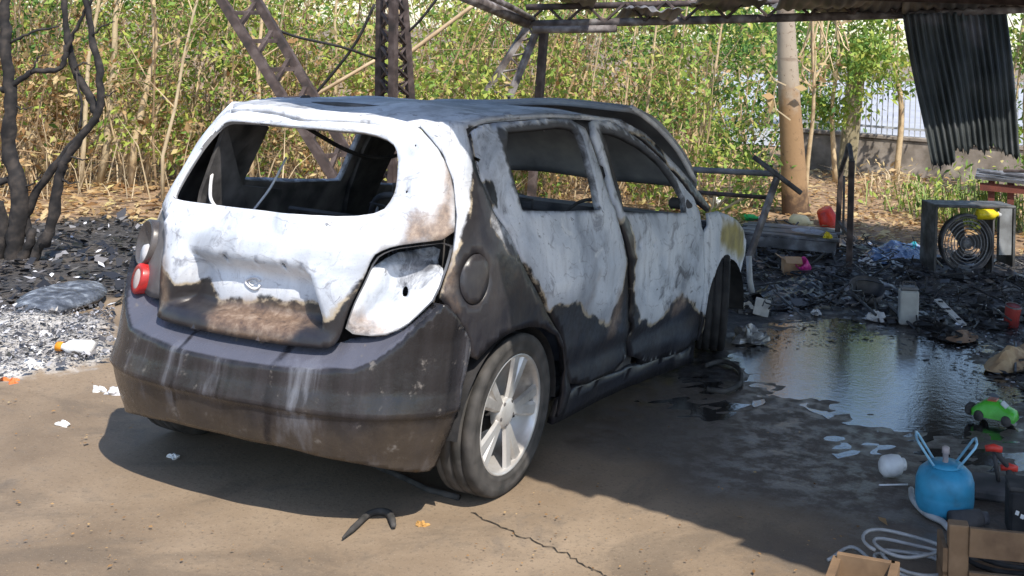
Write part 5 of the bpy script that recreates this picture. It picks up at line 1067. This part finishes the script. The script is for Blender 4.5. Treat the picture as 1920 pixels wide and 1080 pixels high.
# far right table
b = GD(1890, 12.0); o = empty('burnt_workbench', b, .1, 'burnt workbench with reddish legs at the right edge', 'table'); z1 = .60
for k in range(4): MB().box((.15, -.24+.14*k, z1+.01*k), (1.0, .13, .03), (.02, .03, .02*k)).build('board', PLK, o)
for sx in (-.18, .02, .5): MB().box((sx, -.2 if sx < .4 else .1, z1/2), (.07, .07, z1)).build('leg', simple('reddish_wood', (.16, .045, .03), (.09, .03, .025), 6, .7, 0, .2), o)
MB().box((.15, -.26, z1-.08), (.9, .03, .08)).build('apron', simple('reddish_wood', (.16, .045, .03), (.09, .03, .025)), o)
for k in range(4): p_ = np.array([b[0]-.3+.25*k, b[1]-.1, z1+.06+.025*k]); tag(MB().tube([p_*0, (.5, .1*(k-2), .05*k)], .018, 6).build('charred_lath', RUSTY if k % 2 else PLK, None, False, p_), ['charred black lath, lowest of those on the burnt workbench', 'rusty brown lath, second lowest on the burnt workbench', 'charred black lath, second highest on the burnt workbench', 'rusty brown lath on top of the pile on the burnt workbench'][k], 'lath', 'laths on the workbench')
# canister, strip, can, pot
b = G(1702, 607); o = empty('grey_canister', b, .35, 'upright pale grey rectangular canister at the puddle edge', 'canister'); GC = simple('pale_grey_tin', (.42, .43, .42), (.26, .26, .26), 6, .5); MB().box((0, 0, .115), (.135, .10, .23), (0, 0, 0), .010).build('canister_body', GC, o); MB().box((0, 0, .245), (.125, .09, .02), (0, 0, 0), .006).build('lid', SOOTL, o); MB().tube([(-.05, 0, .25), (-.04, 0, .285), (.04, 0, .285), (.05, 0, .25)], .006, 6).build('handle', SOOT, o)
p0, p1 = DP(1758, 562, 8.25), G(1806, 612)+[0, 0, .01]; o = empty('white_strip', p1, 0, 'white slotted plastic strip leaning on the black rubble', 'strip'); MB().bar(p0-p1, p1*0, .055, .012).build('strip_body', PL('offwhite_plastic', (.66, .63, .58), .5), o)
for t in (.15, .55, .85): MB().bar((p0-p1)*t+[0, 0, .009], (p0-p1)*(t+.05)+[0, 0, .009], .032, .006).build('slot', BLACK, o)
b = G(1895, 612); o = empty('red_can', b, .2, 'dull red dented can in the rubble near the right edge', 'can'); MB().lathe([(.0, 0), (.055, 0), (.058, .01), (.052, .07), (.058, .14), (.054, .15), (0, .145)], 20, T4((0, 0, 0), (.15, .1, 0)), False).build('can_body', PL('dull_red', (.30, .035, .03), .5), o, True); MB().lathe([(.058, .145), (.06, .15), (.058, .156)], 20, T4((0, 0, 0), (.15, .1, 0)), False).build('rim', SOOTL, o, True)
b = G(1622, 566); o = empty('black_pot', b, 0, 'sooty black cooking pot lying behind the puddle', 'pot'); MB().lathe([(0, .0), (.09, .005), (.13, .06), (.14, .11), (.133, .11), (.12, .06), (.08, .02), (0, .015)], 24, T4((0, 0, .02), (.4, .2, 0)), False).build('pot_body', SOOT, o, True); MB().tube([(.14, 0, .11), (.19, 0, .12), (.19, .04, .12), (.14, .05, .11)], .008, 6).build('handle', SOOT, o)
tarp('brown_cloth', [(1838, 700), (1855, 672), (1900, 655), (1960, 655), (1960, 690), (1900, 705)], .10, simple('tan_cloth', (.42, .27, .15), (.52, .37, .22), 8, .9, 0, .2, c3=(.25, .15, .09)), 'crumpled tan cloth at the right edge of the puddle', 13, 'cloth')
tarp('brown_paper', [(1760, 632), (1790, 622), (1838, 630), (1830, 645), (1790, 648)], .05, simple('brown_paper', (.26, .15, .09), (.38, .24, .15), 9, .9), 'scorched brown paper lying below the white strip', 15, 'paper')
p = spline([G(*q)+[0, 0, .014] for q in ((1322, 690), (1355, 682), (1384, 695), (1388, 722), (1360, 738), (1325, 735))], 6); tag(MB().tube([q-p[0] for q in p], .014, 7).build('black_hose', RUBBER, None, True, p[0]), 'black rubber hose looped on the wet ground by the front wheel', 'hose')
b = G(1428, 590); tag(MB().box((0, 0, .05), (.11, .012, .13), (-.7, .2, .3), .004).build('white_tile', PL('offwhite_plastic', (.66, .63, .58), .5), None, False, b), 'white plate standing tilted among rubble by the front wheel', 'plate')
blob('crushed_tin', G(1402, 640), (.10, .08, .07), simple('crushed_metal', (.34, .34, .35), (.18, .18, .18), 14, .4, .5), 'crumpled grey tin at the near puddle edge by the wheel', 'scrap', 21, .3)
blob('pale_scrap', G(1400, 585), (.09, .05, .05), PL('offwhite_plastic', (.66, .63, .58), .5), 'crumpled pale scrap right beside the front tyre', 'scrap', 22, .3)
b = G(1413, 562); tag(MB().tube([np.zeros(3), DP(1406, 525, depth(b))-b, DP(1404, 480, depth(b)+.05)-b], .022, 8).build('pale_pipe', PL('grey_plastic', (.50, .50, .50), .5), None, True, b), 'pale grey pipe standing upright right of the front wheel', 'pipe')
b = G(1392, 512); p = spline([np.zeros(3), DP(1383, 500, depth(b))-b, DP(1380, 480, depth(b))-b, DP(1378, 466, depth(b))-b], 5); tag(MB().tube(p, .018, 7).build('bent_pipe', PL('grey_plastic', (.50, .50, .50), .5), None, True, b), 'short bent pale pipe under the fender tip', 'pipe')
for k, (x, y, w, lab) in enumerate([(1365, 440, .08, 'pale scrap in the litter right of the fender'), (1560, 515, .10, 'pale scrap lying right of the pink cup'), (1625, 500, .12, 'pale scrap in front of the blue sheet'), (1820, 520, .10, 'pale scrap in front of the condenser unit'), (1895, 545, .12, 'pale scrap near the right edge below the condenser unit'), (1640, 600, .11, 'pale scrap left of the grey canister'), (1850, 590, .12, 'pale scrap between the white strip and the red can'), (1480, 555, .07, 'pale scrap on the black melted sheet'), (1530, 590, .06, 'pale scrap at the far puddle edge')]):
    blob('pale_scrap', G(x, y), (w*.6, w*.45, w*.45), [PL('offwhite_plastic', (.66, .63, .58), .5), SOOTL, GALV][k % 3], lab, 'scrap', 60+k, .35, (12, 7))
# green toy car
b = G(1866, 790); o = empty('toy_car', b, -.15, 'lime green toy car lying on the wet slab at right', 'toy'); GR = PL('lime_plastic', (.10, .52, .05), .35)
prof = [(-.11, .03), (-.115, .055), (-.09, .075), (-.05, .10), (.02, .105), (.06, .08), (.105, .065), (.112, .035)]
vs = []; fs = []
for i, (x, z) in enumerate(prof):
    wv = .05 if z < .09 else .038
    vs += [(x, -.05, .022), (x, -wv, z*.7+.01), (x, -wv*.75, z), (x, wv*.75, z), (x, wv, z*.7+.01), (x, .05, .022)]
for i in range(len(prof)-1):
    for j in range(5): fs.append((i*6+j, i*6+6+j, i*6+7+j, i*6+1+j))
fs += [tuple(range(6)), tuple(range(len(vs)-1, len(vs)-7, -1))]; MB().add(vs, fs).build('toy_body', GR, o, True)
MB().box((-.015, 0, .106), (.05, .055, .010), (0, -.05, 0), .003).build('roof_patch', PL('dull_red2', (.40, .10, .06), .4), o); MB().box((.048, 0, .092), (.035, .06, .006), (0, .65, 0)).build('windscreen', PL('pale_grey', (.55, .58, .55), .3), o)
for sx in (-.075, .07):
    for sy in (-.052, .052): MB().lathe([(.0, -.012), (.024, -.012), (.027, 0), (.024, .012), (0, .012)], 16, T4((sx, sy, .026), (math.pi/2, 0, 0)), False).build('wheel', RUBBER, o, True)
MB().box((-.135, 0, .04), (.04, .08, .045), (0, 0, 0), .008).build('rear_bumper', RUBBER, o)
# white bottle
b = G(1672, 893); o = empty('white_bottle', b, .75, 'small round white plastic bottle lying left of the blue cylinder', 'bottle'); M = T4((0, 0, .046), (0, math.pi/2, 0)); WP = PL('white_plastic', (.78, .78, .78)); MB().lathe([(0, -.058), (.03, -.056), (.045, -.04), (.047, 0), (.042, .035), (.024, .05)], 22, M).build('bottle_body', WP, o, True); MB().lathe([(.027, .045), (.027, .062), (0, .063)], 18, M, False).build('cap', WP, o, True)
# blue refrigerant cylinder
b = G(1770, 962); o = empty('blue_gas_cylinder', b, .2, 'light blue gas cylinder with two wire handles', 'gas cylinder'); BL = PL('light_blue_paint', (.05, .33, .54), .45)
ZS = Matrix.Diagonal((1.02, 1.02, .80, 1)); MB().lathe([(0, .0), (.085, .004), (.108, .022), (.119, .055), (.1205, .10), (.119, .108), (.1205, .116), (.119, .165), (.108, .205), (.085, .230), (.05, .240), (0, .243)], 40, ZS, False).build('tank', BL, o, True)
MB().lathe([(.07, .238), (.072, .246), (.03, .252), (0, .253)], 24, ZS, False).build('collar', BL, o, True); MB().lathe([(.012, .25), (.012, .285), (.016, .287), (.016, .31), (.008, .315), (0, .316)], 14, Matrix.Translation((0, 0, -.05)), False).build('valve', PL('dull_brass', (.42, .36, .36), .4), o, True)
WB = PL('pale_blue_wire', (.30, .58, .78), .35)
for sg in (-1, 1): MB().tube([(sg*.045, -.045, .19), (sg*.115, -.055, .285), (sg*.125, -.035, .298), (sg*.125, .035, .298), (sg*.115, .055, .285), (sg*.045, .045, .19)], .0055, 7).build('handle', WB, o, True)
p = spline([G(*q)+[0, 0, .016] for q in ((1708, 925), (1712, 945), (1735, 970), (1765, 985), (1778, 998))], 6); tag(MB().tube([q-p[0] for q in p], .013, 8).build('grey_hose', PL('grey_plastic', (.50, .50, .50), .5), None, True, p[0]), 'stiff grey hose curving round the foot of the blue cylinder', 'hose')
# black pump with red caps
b = G(1872, 925); o = empty('black_hand_tool', b, 0, 'black hand tool with two red end grips behind the blue cylinder', 'tool'); dd = depth(b); RG = PL('red_grip', (.75, .06, .04), .4)
h0, h1 = DP(1863, 842, dd)-b, DP(1892, 878, dd+.02)-b; MB().tube([h0, h1, np.array([.09, .05, .02])], .012, 8).build('shaft', RUBBER, o, True); MB().tube([h1, h1+[.01, .0, -.10]], .016, 8).build('sleeve', RUBBER, o, True); MB().tube([h0, np.array([0, .05, 0])], .010, 8).build('strut', SOOT, o, True)
for h in (h0, h1): MB().tube([h+[-.035, -.01, 0], h+[.0, 0, .006], h+[.035, .01, 0]], [.013, .017, .013], 10).build('grip', RG, o, True)
tag(MB().box((0, 0, .02), (.3, .22, .04), (0, 0, .1), .01).build('dark_tray', SOOT, None, False, b+[.02, .0, 0]), 'dark flat tray under the black hand tool', 'tray')
b = G(1925, 1000); o = empty('black_battery_box', b, .25, 'black battery box cut by the right edge beside the crate', 'battery'); MB().box((0, 0, .09), (.16, .14, .18), (0, 0, 0), .012).build('case', BLACK, o); MB().box((0, 0, .185), (.165, .145, .018), (0, 0, 0), .006).build('lid', RUBBER, o)
for k in range(3): MB().box((-.05+.02*k, -.0715, .10-.012*k), (.014, .003, .016), (0, .3, 0)).build('white_mark', PL('white_plastic', (.78, .78, .78)), o)
b = G(1815, 990); o = empty('dark_spray_can', b, .3, 'dark spray can lying against the foot of the blue cylinder', 'can'); M = T4((0, 0, .035), (0, math.pi/2, .3)); MB().lathe([(0, -.08), (.033, -.08), (.034, .05), (.022, .065), (0, .066)], 18, M, False).build('can_body', SOOT, o, True); MB().lathe([(.024, .06), (.024, .085), (0, .086)], 16, M, False).build('cap', SOOTL, o, True)
p0, p1 = G(1648, 913)+[0, 0, .008], G(1702, 912)+[0, 0, .008]; tag(MB().tube([p0-p0, p1-p0], .004, 6).build('white_stick', PL('white_plastic', (.78, .78, .78)), None, True, p0), 'thin white stick on the slab below the white bottle', 'stick')
V, T = leaf_geo(np.array([[0, 0, .01]]), .09, np.array([.2]), .4, .9, 0, 3); o = leaf_object('fallen_leaf', V, T, LEAF); o.location = G(1655, 982); tag(o, 'single curled brown leaf on the slab left of the crate', 'leaf')
# wooden crate at the bottom right
WOOD = simple('rough_pine', (.23, .150, .088), (.17, .108, .062), 5, .85, 0, .3, c3=(.10, .062, .038))
b = G(1793, 1128); o = empty('wooden_crate', b, .30, 'rough wooden crate frame in the bottom right corner', 'crate'); Hc = .26
for sx, sy in ((0, 0), (.62, 0)): MB().box((sx, sy, Hc/2), (.07, .05, Hc), (0, 0, 0), .003).build('corner_post', WOOD, o)
for zz in (Hc-.055, .06):
    MB().box((.345, -.028, zz), (.62, .018, .095), (0, .02, 0), .002).build('slat', WOOD, o); MB().box((-.045, .06, zz-.07 if zz > .1 else zz), (.018, .16, .09), (0, 0, 0), .002).build('slat', WOOD, o)
MB().box((.31, .15, .012), (.6, .28, .016)).build('bottom_board', WOOD, o)
b = G(1870, 1075)+[0, 0, .03]; p = [np.array([.13*math.cos(t)+.004*t, .10*math.sin(t), .012*t/3]) for t in np.linspace(0, 18, 70)]; tag(MB().tube(p, .009, 6).build('black_cable_coil', RUBBER, None, True, b), 'black cable coil inside the wooden crate', 'cable')
b = G(1613, 1172); o = empty('brown_wooden_box', b, .1, 'small brown wooden box cut by the bottom edge left of the crate', 'box'); MB().box((-.10, 0, .08), (.03, .2, .16), (0, 0, 0), .002).build('side_board', WOOD, o); MB().box((0, -.08, .07), (.2, .02, .14), (0, 0, 0), .002).build('front_board', simple('reddish_board', (.15, .07, .04), (.10, .05, .03), 6, .8), o); MB().box((.10, 0, .09), (.03, .2, .17), (0, 0, 0), .002).build('side_board', WOOD, o); MB().box((0, .09, .09), (.2, .02, .17), (0, 0, 0), .002).build('back_board', WOOD, o)
c = G(1705, 1070); p = []
for t in np.linspace(0, 23, 120): rr = .115+.022*math.sin(t*.63)+.012*math.sin(t*1.7); p.append(np.array([rr*1.15*math.cos(t)+.02*math.sin(t*.21), rr*.8*math.sin(t)+.015*math.cos(t*.33), .012+.0035*t+.008*math.sin(t*2.1)]))
tail_ = spline([p[0], p[0]+[-.02, -.12, -.002], p[0]+[-.2, -.1, 0], p[0]+[-.36, .05, 0], p[0]+[-.42, -.1, 0]], 6)[::-1]
tag(MB().tube([*tail_[:-1], *p], .0065, 6).build('grey_cable_coil', PL('grey_cable', (.40, .40, .40), .5), None, True, c), 'loose coil of pale grey cable on the slab left of the crate', 'cable')
# ---- left side: melted board, bottle, scraps
P = chaikin(gpoly([(18, 600), (35, 572), (90, 555), (160, 545), (198, 552), (200, 572), (150, 592), (90, 606), (45, 612)]), 2); V, F = triangulate(P, [], .04); d = np.clip(sdf(P, V)/.10, 0, 1); z = .060+.035*d**.5+.012*vnoise(V[:, 0], V[:, 1], 12)*d+.010*vnoise(V[:, 0], V[:, 1], 34, 2); cc = V.mean(0)
o = mesh('melted_board', np.concatenate([V-cc, z[:, None]], 1), F, simple('melted_board_grey', (.04, .046, .06), (.11, .125, .155), 13, .45, 0, .6, 8, c3=(.34, .38, .43), hi=.70, dist=.02), None, True, (cc[0], cc[1], 0)); md = o.modifiers.new('t', 'SOLIDIFY'); md.thickness = .03; tag(o, 'long melted blue-grey board lying on the ash heap at left', 'board')
b = G(140, 682)+[0, 0, .045]; o = empty('white_bottle', b, -2.75, 'white plastic bottle with orange cap on the ash heap at left', 'bottle'); M = T4((0, 0, .04), (0, math.pi/2, 0)); MB().lathe([(0, -.09), (.03, -.09), (.038, -.075), (.038, .03), (.018, .065), (.018, .075)], 18, M, False).build('bottle_body', WP, o, True); MB().lathe([(.024, .072), (.024, .105), (0, .106)], 14, M, False).build('cap', PL('orange_plastic', (.85, .32, .02)), o, True)
for k, (x, y, s_, m_, lab) in enumerate([(20, 722, .06, PL('orange_scrap', (.75, .20, .06)), 'orange-red scrap at the near edge of the ash heap'), (196, 625, .05, PL('orange_plastic', (.85, .32, .02)), 'small orange scrap by the rear bumper'), (185, 733, .04, WP, 'white and blue scrap on the slab left of the bumper'), (118, 797, .035, WP, 'small white paper scrap alone on the slab at left'), (325, 858, .028, WP, 'tiny white scrap in the car shadow'), (60, 700, .06, WP, 'white crumpled scrap on the ash heap'), (215, 738, .05, GALV, 'grey broken trim bit beside the rear bumper corner'), (790, 985, .025, simple('ochre_leaf', (.50, .28, .08), (.36, .2, .07)), 'ochre scrap on the slab right of the rubber strip')]):
    blob('small_scrap', G(x, y)+[0, 0, .03 if y < 720 and x < 100 else 0], (s_, s_*.6, s_*.45), m_, lab, 'scrap', 90+k, .3, (12, 7))
p = spline([G(*q)+[0, 0, .014] for q in ((642, 1016), (668, 992), (690, 972), (712, 966), (730, 972), (738, 994))], 6); tag(MB().tube([q-p[0] for q in p], list(np.interp(np.arange(len(p)), [0, 4, len(p)-4, len(p)-1], [.004, .012, .014, .009])), 7).build('rubber_strip', RUBBER, None, True, p[0]), 'curved black rubber strip on the sunlit slab', 'rubber strip')
p = [G(*q)+[0, 0, .01] for q in ((690, 872), (760, 902), (800, 922), (860, 938))]; tag(MB().tube([q-p[0] for q in p], .012, 6).build('fallen_trim', RUBBER, None, True, p[0]), 'dark trim strip fallen under the rear bumper beside the tyre', 'trim')
